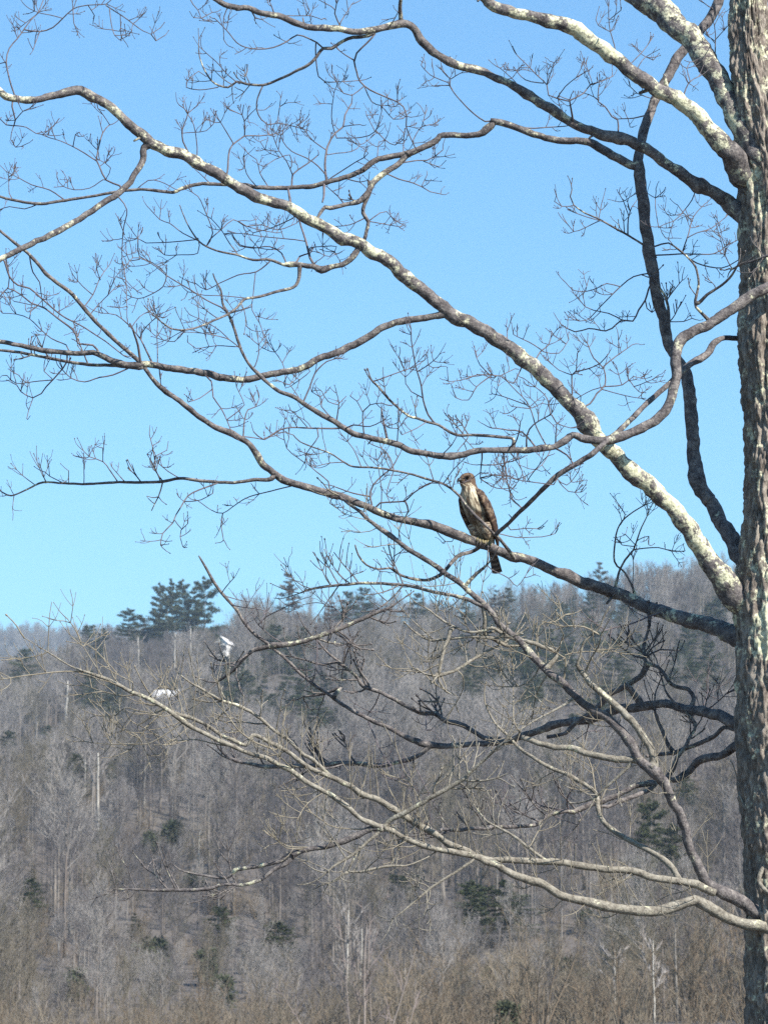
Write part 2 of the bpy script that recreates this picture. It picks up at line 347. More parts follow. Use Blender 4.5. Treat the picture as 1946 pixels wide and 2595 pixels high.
for px, pyt, h, k, lab in [(733, 1462, 175, 1, 'dark pointed conifer topping the pale bare trees on the ridge'), (844, 1530, 110, 1, 'small brown conifer on the ridge right of the pale bare trees'),
                           (878, 1500, 150, 0, 'broad dark conifer on the ridge, left of a slimmer twin'), (920, 1490, 150, 0, 'slim dark conifer on the ridge beside a broader one'),
                           (1060, 1505, 135, 0, 'dark conifer on the ridge just below the perched hawk branch'), (1283, 1490, 160, 0, 'thick dark conifer on the ridge at the right of the hawk'),
                           (1255, 1500, 140, 1, 'rusty conifer on the ridge touching a thick dark one'), (1520, 1430, 165, 1, 'rusty brown conifer highest on the right hand ridge'),
                           (1180, 1520, 120, 0, 'little dark conifer on the ridge straight under the tail of the hawk')]:
    evergreen('conifer', SPRUCE[k], px, pyt + h, h, lab, G_R, H=12, wide=1.15 if h < 160 else 1.0, Y=868)
G_H = 'dark evergreens scattered among the bare trees on the hillside'
EV = [(0, 253, 1700, 62, 'small evergreen on the left slope under the far blue mountain'), (1, 225, 1640, 52, 'low dark evergreen at the edge where the ridge drops to the left'), (0, 262, 1645, 50, 'low dark evergreen just left of the spreading ridge pine'),
      (2, 122, 1915, 75, 'blue green evergreen with a pale trunk in front on the left slope'), (3, 21, 1945, 95, 'layered evergreen cut by the left edge of the view'),
      (4, 435, 2180, 110, 'round blue green cedar standing alone on the lower left slope'), (5, 395, 2190, 95, 'dull green cedar at the left of the round blue one'), (5, 490, 2262, 60, 'wide low cedar behind the tip of the dark bottom branch'),
      (1, 76, 2350, 120, 'olive evergreen low at the left edge of the woods'), (0, 82, 2262, 60, 'thin pointed evergreen above the olive one at lower left'), (0, 342, 2390, 75, 'grey dusky conifer on the lower slope left of centre'),
      (0, 800, 1905, 165, 'tall dark evergreen in the middle of the slope'), (1, 828, 1895, 90, 'squat evergreen against a taller one in the middle of the slope'), (2, 870, 1790, 85, 'dark bushy evergreen high on the middle slope'),
      (1, 760, 1830, 90, 'broad evergreen left of the dark bushy one on the middle slope'), (2, 690, 1850, 90, 'blackish evergreen deep in the woods below the ridge dip'), (1, 720, 1790, 60, 'small evergreen in the woods below the pale ridge trees'),
      (0, 1390, 1760, 160, 'tall evergreen in the dark stand below the hawk branch, left side'), (1, 1440, 1790, 150, 'wide evergreen in the dark stand below the hawk branch'), (0, 1500, 1740, 175, 'tallest evergreen of the dark stand left of the trunk'),
      (1, 1560, 1760, 140, 'evergreen on the right of the dark stand near the trunk'), (0, 1620, 1740, 130, 'slim evergreen close to the trunk on the upper slope'), (1, 1350, 1800, 120, 'low evergreen at the foot of the dark stand'),
      (0, 1495, 1600, 95, 'blue green evergreen just under the hawk branch near the ridge'), (1, 1420, 1620, 90, 'dark evergreen just under the ridge right of the hawk'), (0, 1580, 1610, 90, 'dark evergreen near the ridge by the big trunk'),
      (0, 1240, 1640, 90, 'dark evergreen below the ridge under the hawk tail'), (1, 1330, 1660, 100, 'spreading evergreen on the upper slope behind the crossing twigs'), (1, 1260, 1790, 110, 'evergreen in the middle slope behind the crossing twigs'), (2, 1180, 1820, 90, 'blackish evergreen in the middle slope behind the twigs'),
      (1, 1540, 1880, 110, 'evergreen below the dark stand beside the dark branch'), (0, 1170, 1700, 90, 'pointed evergreen on the upper slope below the hawk')]
for k, px, pyb, h, lab in EV:
    pr, H_ = [(HEM[0], 15), (HEM[1], 13), (HEM[1], 13), (PINES[2], 23), (CEDAR[0], 6.5), (CEDAR[1], 6.5)][k]
    evergreen('cedar' if k > 3 else 'conifer', pr, px, pyb, h, lab, G_H, H=H_, wide=1.25 if k in (1, 2, 3) else 1.1)
evergreen('pine_tree', PINES[2], 1650, 2260, 235, 'large pine with tiered boughs on the lower slope close to the trunk', H=23, wide=1.1)
evergreen('pine_tree', PINES[0], 1705, 2290, 200, 'pine half behind the large tiered one beside the trunk', H=25, wide=1.1)
evergreen('pine_tree', PINES[2], 1195, 2420, 190, 'green pine low on the slope under the sagging tan branch', H=23, wide=1.35)
evergreen('pine_tree', PINES[0], 1280, 2400, 170, 'green pine right behind the one under the sagging branch', H=25, wide=1.35)
for px, pyb, h, lab in [(1232, 2400, 150, 'broad dark evergreen filling the gap between two green pines under the sagging branch'), (1320, 2390, 120, 'low dark evergreen right of the green pines under the sagging branch'), (700, 2470, 130, 'soft dark evergreen on the slope under the lowest branches'), (1010, 2330, 110, 'dark evergreen on the slope below the crossing tan branches'), (560, 2400, 100, 'dark evergreen just above the brush, left of centre')]:
    evergreen('conifer', HEM[1], px, pyb, h, lab, G_H, H=13, wide=1.9)
evergreen('cedar', CEDAR[1], 1478, 2365, 70, 'light green bushy cedar under the thick tan branch', H=6.5, wide=1.2)
for px, pyb, h, lab in [(1394, 2590, 185, 'dark round cedar near the bottom edge'), (1258, 2590, 165, 'dark cedar left of the round one near the bottom edge'), (1290, 2640, 110, 'bushy cedar right at the bottom edge'), (520, 2500, 110, 'mossy green cedar on the near slope'), (370, 2490, 130, 'wide mossy cedar on the near slope at lower left'), (560, 2570, 110, 'grey green cedar among the brown brush'), (180, 2540, 100, 'dull cedar among the brown brush at lower left')]:
    evergreen('cedar', CEDAR[rng.integers(2)], px, pyb, h, lab, G_H, H=6.5, wide=1.2)

q_ = random.Random(77); n_ev = 0
for (x0, x1, y0, y1, n_) in [(1330, 1840, 1600, 1800, 20), (670, 870, 1700, 1880, 5), (1150, 1330, 1640, 1830, 6), (1330, 1560, 1800, 1900, 5), (560, 680, 1720, 1900, 3), (1640, 1760, 2080, 2230, 3), (40, 300, 1770, 1950, 5)]:
    for _ in range(n_):
        px, pyb = q_.uniform(x0, x1), q_.uniform(y0, y1); h = q_.uniform(70, 130); k = q_.choice((0, 1, 1))
        evergreen('conifer', HEM[k], px, pyb, h, ('dark evergreen in the stand under the ridge, right of the hawk' if px > 1150 and pyb < 1910 else 'dark pine on the lower slope beside the big trunk' if px > 1150 else 'dark evergreen in the woods below the ridge, left of centre' if px > 500 else 'dark evergreen scattered on the far left slope'), 'dark evergreens mixed among the bare trees', H=(15, 13)[k], wide=q_.uniform(1.0, 1.5))
# --- pale trunks one can pick out
def pale_tree(px, pyb, pyt, wpx, label, fork=True, lean=0.0):
    x, Y = on_hill(px, pyb); m = mpp(Y); h = (pyb - pyt) * m * 1.05; KEEP.append((x, Y - 1, 2.0)); VIEW.append((px, wpx * .5 + 5, pyb - (pyb - pyt) * .25, Y))
    e = empty('birch_tree', (x, Y, float(terrain(x, Y)) - .05)); q = random.Random(int(px * 7 + pyb)); tr = MB(); cr = MB()
    z = np.linspace(0, h, 8); P = np.c_[lean * h * (z / h) + np.cumsum([q.gauss(0, .012) * h for _ in z]) * .6, np.zeros(8), z]; P[0, 2] = -.5
    tr.tube(P, np.linspace(1, .35, 8) * wpx * m / 2, 7); tr.build('trunk', M_PALE, e)
    for i in range(12 if fork else 5):
        u = q.uniform(.45, 1); p = P[min(int(u * 7), 7)]; az = q.uniform(0, 6.28); el = q.uniform(.5, 1.1)
        d = np.array((math.cos(az) * math.cos(el), math.sin(az) * math.cos(el), math.sin(el))); L = h * q.uniform(.16, .34)
        e1 = p + d * L * .5; e2 = e1 + unit(d + np.array((0, 0, .5))) * L * .5; cr.tube([p, e1, e2], np.array((.28, .18, .05)) * wpx * m * .42, 4)
        for k in range(7):
            a = e1 + (e2 - e1) * q.uniform(-.5, 1); cr.spike(a, a + unit(d + np.array((q.gauss(0, .5), q.gauss(0, .5), .4))) * L * .4, .03)
    cr.build('crown', M_CROWNS[1], e); tag(e, label, 'tree', 'pale trunked trees on the hillside')
for a in [(165, 1885, 1735, 9, 'pale leaning trunk in a row of greys on the left slope'), (252, 2140, 1925, 9, 'tallest pale trunk on the left slope'), (216, 2050, 1930, 6, 'thin pale trunk beside the tallest one on the left slope'), (327, 2005, 1940, 6, 'short cream trunk on the left slope'),
          (487, 2005, 1880, 7, 'white forked birch below the crossing tan branches'), (150, 2440, 2330, 7, 'pale trunk low at the left side'), (870, 2600, 2330, 8, 'bright bent sapling trunk at the bottom centre'), (918, 2590, 2375, 7, 'straight pale sapling right of the bent one at the bottom'),
          (1322, 2610, 2430, 8, 'pale trunk standing before the dark round cedar'), (1808, 2560, 2480, 7, 'short white trunk near the foot of the big trunk'), (1660, 2600, 2400, 6, 'thin pale trunk in the lower right woods'), (1560, 2600, 2420, 6, 'slim pale trunk in the lower woods under the thick tan branch'),
          (480, 1720, 1600, 6, 'pale trunk under the row of ridge pines'), (440, 1730, 1610, 5, 'slim pale trunk beneath the ridge pines'), (350, 1730, 1620, 6, 'pale trunk under the spreading ridge pine'), (1025, 1640, 1540, 5, 'white trunk just under the ridge left of the hawk branch'),
          (860, 1900, 1800, 6, 'pale trunk beside the tall dark evergreen'), (1080, 1880, 1790, 6, 'pale trunk in the middle of the slope above the dark branch'), (505, 2190, 2110, 6, 'cream trunk right of the round cedar'), (235, 2290, 2240, 6, 'stubby yellowish trunk on the lower left slope')]:
    pale_tree(*a)

# ------------------------------------------------------------------ the two houses up in the woods
def flat(name, c, rough=.7):
    m, t, b = new_mat(name, rough); n = noise_n(t, 3, 3); t.links.new(ramp(t, n, [(.3, tuple(v * .9 for v in c)), (.7, c)]), b.inputs['Base Color']); return m
M_WHITE = flat('white_siding', (.80, .79, .76)); M_ROOFW = flat('pale_roof', (.80, .78, .76)); M_ROOFD = flat('dark_shingle', (.10, .095, .09)); M_RED = flat('red_siding', (.26, .09, .07)); M_GLASS = flat('dark_glass', (.03, .035, .045), .15)
M_BRICK = flat('chimney_brick', (.28, .14, .10))
def house(px, py, Y, w, d, h, rise, wall, roof, rz, label):
    x = px_x(px, Y); z = at(px, py, Y)[2]; zg = float(terrain(x, Y)); e = empty('house', (x, Y, zg), rz); drop = 0; top = z - zg
    b = MB(); b.box((-w/2, -d/2, -1.5), (w/2, d/2, top)); b.add([(-w/2, -d/2, top), (w/2, -d/2, top), (0, -d/2, top + rise), (-w/2, d/2, top), (w/2, d/2, top), (0, d/2, top + rise)], [(0, 1, 2), (4, 3, 5)]); b.build('wall', wall, e, False)
    r = MB(); o = .35
    for sg in (-1, 1):
        r.add([(sg * (w/2 + o), -d/2 - o, top - rise * o / (w/2)), (0, -d/2 - o, top + rise + .02), (0, d/2 + o, top + rise + .02), (sg * (w/2 + o), d/2 + o, top - rise * o / (w/2)),
               (sg * (w/2 + o), -d/2 - o, top - rise * o / (w/2) + .22), (0, -d/2 - o, top + rise + .25), (0, d/2 + o, top + rise + .25), (sg * (w/2 + o), d/2 + o, top - rise * o / (w/2) + .22)],
              [(0, 1, 2, 3), (7, 6, 5, 4), (0, 4, 5, 1), (2, 6, 7, 3), (0, 3, 7, 4)] if sg > 0 else [(3, 2, 1, 0), (4, 5, 6, 7), (1, 5, 4, 0), (3, 7, 6, 2), (4, 7, 3, 0)])
    ro = r.build('roof', roof, e, False); c = MB(); c.box((w * .2, .8, top + rise * .3), (w * .2 + .5, 1.4, top + rise + .5)); c.build('chimney', M_ROOFD, ro, False)
    for fl in range(max(1, int(top // 2.7))):
        for wx in (-.3, 0, .3):
            zb = top - 2.0 - fl * 2.7
            fr = MB(); fr.box((wx * w - .55, -d/2 - .06, zb), (wx * w + .55, -d/2 + .02, zb + 1.4)); f = fr.build('window', M_WHITE, e, False)
            g_ = MB(); g_.box((wx * w - .45, -d/2 - .08, zb + .1), (wx * w + .45, -d/2 - .02, zb + 1.3)); g_.build('pane', M_GLASS, f, False)
    dr = MB(); dr.box((w * .08, -d/2 - .07, -.2), (w * .08 + 1, -d/2 + .02, 2.0)); dr.build('door', M_ROOFD, e, False)
    tag(e, label, 'house'); KEEP.append((x, Y, 6)); VIEW.append((px, 19 if w < 5 else 32, py + (44 if w < 5 else 14), Y))
house(574, 1634, 838, 3.4, 9, 6, 1.5, M_WHITE, M_ROOFW, R(-12), 'narrow white house end showing between trees below the ridge pines')
house(428, 1772, 690, 6.4, 4.8, 3, 1.8, M_RED, M_ROOFW, R(78), 'small red cabin with a pale roof on the left slope')
def zone(x, y, left, mid, right):
    px = CX + x / y * FPX * math.cos(PITCH); return left if px < 560 else mid if px < 1120 else right
# --- brush on the near spur: every bush its own thing
G_B = 'brown leafless bushes on the near slope'
proto = None; nb = 0; spots = []
for _ in range(9000):
    y = rng.uniform(116, 222); x = rng.uniform(-.155, .155) * y * 1.06
    if any((x - a) ** 2 + (y - b) ** 2 < 4.0 for a, b in spots): continue
    if any(abs(x - a) < 1.9 and -1.2 < b - y < 14 for a, b, r2 in KEEP if b < 230): continue
    if y > 196 + 12 * math.sin(x * .2) and rng.random() < .5: continue
    spots.append((x, y))
    if len(spots) >= 298: break
bush0 = []
for k in range(4):
    e = empty('leafless_bush', (0, 0, 0)); link_mesh('stems', BRUSH[k][0], e); link_mesh('twigs', BRUSH[k][1], e)['kind'] = 'stuff'; tag(e, 'brown leafless bush in the thicket along the bottom of the view', 'bush', G_B); bush0.append(e)
for i, (x, y) in enumerate(spots):
    k = i if i < 4 else int(rng.integers(4)); sc = rng.uniform(.55, 1.05) * (.5 + .45 * sstep((x + 22) / 38)) * (.62 + .38 * sstep((y - 118) / 40)); z = float(terrain(x, y)) - .05; rz = rng.uniform(0, 6.28)
    if i < 4: e = bush0[i]; e.location = (x, y, z); e.rotation_euler.z = rz; e.scale = (sc,) * 3
    else: e = copy_tree(bush0[k], (x, y, z), rz, sc)
    e['label'] = ('low ' if sc < .55 else 'tall ') + 'brown leafless bush in the thicket ' + zone(x, y, 'filling the lower left corner', 'along the bottom edge, midway across', 'at lower right, below the sagging tan branch')

sap = grow_brush(9, 7.4, 9, sub=7, twg=5, spread=.24, r0=.055, tw_r=.014)
for me_ in sap: me_.materials.clear(); me_.materials.append(M_FCROWN)
x_ = px_x(915, 119); e = empty('multi_stemmed_sapling', (x_, 119, float(terrain(x_, 119)) - .05)); link_mesh('stems', sap[0], e); link_mesh('twigs', sap[1], e)['kind'] = 'stuff'
tag(e, 'pale many stemmed sapling fanning up in front of the brown brush', 'tree')
# --- bare hardwoods: the 300 that stand nearest are things, the rest of the wood is one mass
pts = []; cell = {}
def free(x, y, r):
    i, j = int(x // 4), int(y // 4)
    for a in (-1, 0, 1):
        for b_ in (-1, 0, 1):
            for (u, v) in cell.get((i + a, j + b_), ()):
                if (u - x) ** 2 + (v - y) ** 2 < r * r: return False
    return all((u - x) ** 2 + (v - y - 0) ** 2 > r2 * r2 and not (abs(u - x) < 1.7 and 0 < v - y < 16) for u, v, r2 in KEEP)
tries = 0
while tries < 70000 and len(pts) < 9200:
    tries += 1; y = math.sqrt(rng.uniform(150 ** 2, 960 ** 2)); x = rng.uniform(-.27, .27) * y
    if y < 205 and x < .012 * y + 4 * math.sin(y * .3): continue
    if not free(x, y, 3.2): continue
    cell.setdefault((int(x // 4), int(y // 4)), []).append((x, y)); pts.append((x, y))
pts.sort(key=lambda p: p[1])

HT = [16, 18, 14, 19, 13, 17]
def size(x, y, k):
    """a tree's scale: the ridge keeps its outline, and nothing grown stands right before the trees one can pick out"""
    sc = rng.uniform(.34, .6) if y < 205 else rng.uniform(.42, .82) if y < 330 else rng.uniform(.5, .95)
    px = CX + x / y * FPX * math.cos(PITCH); g = float(terrain(x, y)); lim = 1e9
    if y > 700:
        lim = at(px, np.interp(px, TOPX[:, 0], TOPX[:, 1]) + abs(rng.normal(0, 16)) - 6, y)[2] - g
    for vx, hw, vy, vY in VIEW:
        if y < vY and abs(px - vx) < hw + 2.0 * FPX / y * .5: lim = min(lim, at(vx, vy, y)[2] - g)
    return min(sc, max(lim, .0) / HT[k])
rows = []; nzm = lambda x, y: mnoise.noise(Vector((x * .028, y * .011, 3))) + .4 * mnoise.noise(Vector((x * .08, y * .03, 9)))
for x, y in pts:
    v_ = nzm(x, y); k = len(rows) % 6 if len(rows) < 6 else (int(rng.integers(6)) if rng.random() < .35 else (0, 2)[int(rng.integers(2))] if v_ < -.08 else (1, 3)[int(rng.integers(2))] if v_ < .13 else (4, 5)[int(rng.integers(2))]); sc = size(x, y, k)
    rows.append((x, y, max(sc, .2), k))
inn = [r_ for r_ in rows if abs(r_[0]) < .14 * r_[1]][:296]; ids = set(map(id, inn)); near_pts, far_pts = inn, [r_ for r_ in rows if id(r_) not in ids]
G_T = 'bare grey hardwoods at the foot of the hill'
wood0 = []
for k in range(6):
    e = empty('hardwood_tree', (0, 0, 0)); link_mesh('trunk', BARE[k][0], e); link_mesh('crown', BARE[k][1], e); tag(e, 'leafless grey hardwood in the lower part of the hillside wood', 'tree', G_T); wood0.append(e)
for i, (x, y, sc, k) in enumerate(near_pts):
    z = float(terrain(x, y)) - .05; rz = rng.uniform(0, 6.28)
    if i < 6: e = wood0[i]; e.location = (x, y, z); e.rotation_euler.z = rz; e.scale = (sc,) * 3
    else: e = copy_tree(wood0[k], (x, y, z), rz, sc)
    e['label'] = ('young slim grey tree ' if sc < .5 else 'tall leafless grey tree ') + zone(x, y, 'in the lower left wood above the brown brush', 'at the foot of the hill, middle of the view', 'in the lower right wood towards the big trunk')

def mass(name, P, sc, idx, sources, label=None):
    """one object: the sources set out on many points by geometry nodes"""
    me = bpy.data.meshes.new(name); me.from_pydata([tuple(p) for p in P], [], []); n = len(P)
    for nm, tp, vals in (('sz', 'FLOAT', sc), ('rot', 'FLOAT', rng.uniform(0, 6.28, n)), ('pick', 'INT', idx)):
        a = me.attributes.new(nm, tp, 'POINT'); a.data.foreach_set('value', np.asarray(vals, 'i4' if tp == 'INT' else 'f4'))
    o = bpy.data.objects.new(name, me); COL.objects.link(o); o['kind'] = 'stuff'
    g = bpy.data.node_groups.new(name + '_nodes', 'GeometryNodeTree'); g.is_modifier = True
    g.interface.new_socket('Geometry', in_out='INPUT', socket_type='NodeSocketGeometry'); g.interface.new_socket('Geometry', in_out='OUTPUT', socket_type='NodeSocketGeometry')
    gi, go, jn = g.nodes.new('NodeGroupInput'), g.nodes.new('NodeGroupOutput'), g.nodes.new('GeometryNodeJoinGeometry')
    def attr(nm, tp): a = g.nodes.new('GeometryNodeInputNamedAttribute'); a.data_type = tp; a.inputs[0].default_value = nm; return a.outputs[0]
    S_, R_, K_ = attr('sz', 'FLOAT'), attr('rot', 'FLOAT'), attr('pick', 'INT')
    cx = g.nodes.new('ShaderNodeCombineXYZ'); g.links.new(R_, cx.inputs[2])
    for k, objs in enumerate(sources):
        cmp_ = g.nodes.new('FunctionNodeCompare'); cmp_.data_type = 'INT'; cmp_.operation = 'EQUAL'; ii = [s for s in cmp_.inputs if s.type == 'INT']; g.links.new(K_, ii[0]); ii[1].default_value = k
        for ob in objs:
            oi = g.nodes.new('GeometryNodeObjectInfo'); oi.transform_space = 'ORIGINAL'; oi.inputs['Object'].default_value = ob; oi.inputs['As Instance'].default_value = True
            ip = g.nodes.new('GeometryNodeInstanceOnPoints'); g.links.new(gi.outputs[0], ip.inputs['Points']); g.links.new(cmp_.outputs[0], ip.inputs['Selection']); g.links.new(oi.outputs['Geometry'], ip.inputs['Instance'])
            g.links.new(cx.outputs[0], ip.inputs['Rotation']); g.links.new(S_, ip.inputs['Scale']); g.links.new(ip.outputs[0], jn.inputs[0])
    g.links.new(jn.outputs[0], go.inputs[0]); o.modifiers.new('scatter', 'NODES').node_group = g; return o
FP = np.array(far_pts); kid = lambda e: list(e.children)
mass('woods', np.c_[FP[:, :2], terrain(FP[:, 0], FP[:, 1]) - .05], FP[:, 2], FP[:, 3].astype(int), [kid(e) for e in wood0])
# understorey: saplings and small bushes between the trees
yy = np.sqrt(rng.uniform(150 ** 2, 930 ** 2, 8000)); xx = rng.uniform(-.27, .27, 8000) * yy
mass('undergrowth', np.c_[xx, yy, terrain(xx, yy) - .05], rng.uniform(.25, .62, 8000), rng.integers(0, 4, 8000), [kid(e) for e in bush0])
yy = np.sqrt(rng.uniform(215 ** 2, 900 ** 2, 5200)); xx = rng.uniform(-.27, .27, 5200) * yy
mass('saplings', np.c_[xx, yy, terrain(xx, yy) - .05], rng.uniform(.2, .38, 5200), rng.integers(0, 6, 5200), [kid(e) for e in wood0])
# the far mountain's wood
yy = rng.uniform(2150, 2680, 6500); xx = rng.uniform(-.24, .02, 6500) * yy
mass('mountain_woods', np.c_[xx, yy, terrain(xx, yy) - .3], rng.uniform(.8, 1.15, 6500), rng.integers(0, 6, 6500), [kid(e) for e in wood0])
# small evergreens thinly through the hill's wood
yy = np.sqrt(rng.uniform(420 ** 2, 880 ** 2, 150)); xx = rng.uniform(-.1, .16, 150) * yy
hk = [o for o in COL.objects if o.name.startswith('conifer') and not o.name.startswith('conifer_')]
mass('evergreen_undergrowth', np.c_[xx, yy, terrain(xx, yy) - .1], rng.uniform(.3, .62, 150), rng.integers(0, 2, 150), [[link for link in hk[-1].children], [link for link in hk[-3].children]])


# ------------------------------------------------------------------ air
def haze_box():
    b = MB(); b.box((-2500, -900, -30), (2500, 5500, float(ZZ.max()) + 26)); m = bpy.data.materials.new('air'); m.use_nodes = True; t = m.node_tree
    for n in list(t.nodes):
        if n.type != 'OUTPUT_MATERIAL': t.nodes.remove(n)
    v = N(t, 'ShaderNodeVolumePrincipled'); v.inputs['Color'].default_value = (.66, .83, 1, 1); v.inputs['Density'].default_value = HAZE; v.inputs['Anisotropy'].default_value = .2
    t.links.new(v.outputs[0], t.nodes['Material Output'].inputs['Volume']); tag(b.build('haze', m, None, False), kind='stuff')
haze_box()
# ------------------------------------------------------------------ the near tree: centre lines read off the photograph,
# nine-by-... tiles: a letter for the tile, two numbers in it, an optional width and an optional @depth in metres behind the trunk
TILE = {'A': (0, 0), 'B': (600, 0), 'C': (1246, 0), 'D': (0, 600), 'E': (600, 600), 'F': (1246, 600),
        'G': (0, 1250), 'H': (600, 1250), 'I': (1246, 1250), 'J': (0, 1895), 'K': (600, 1895), 'L': (1246, 1895)}
ZK = 700 / 1659.0
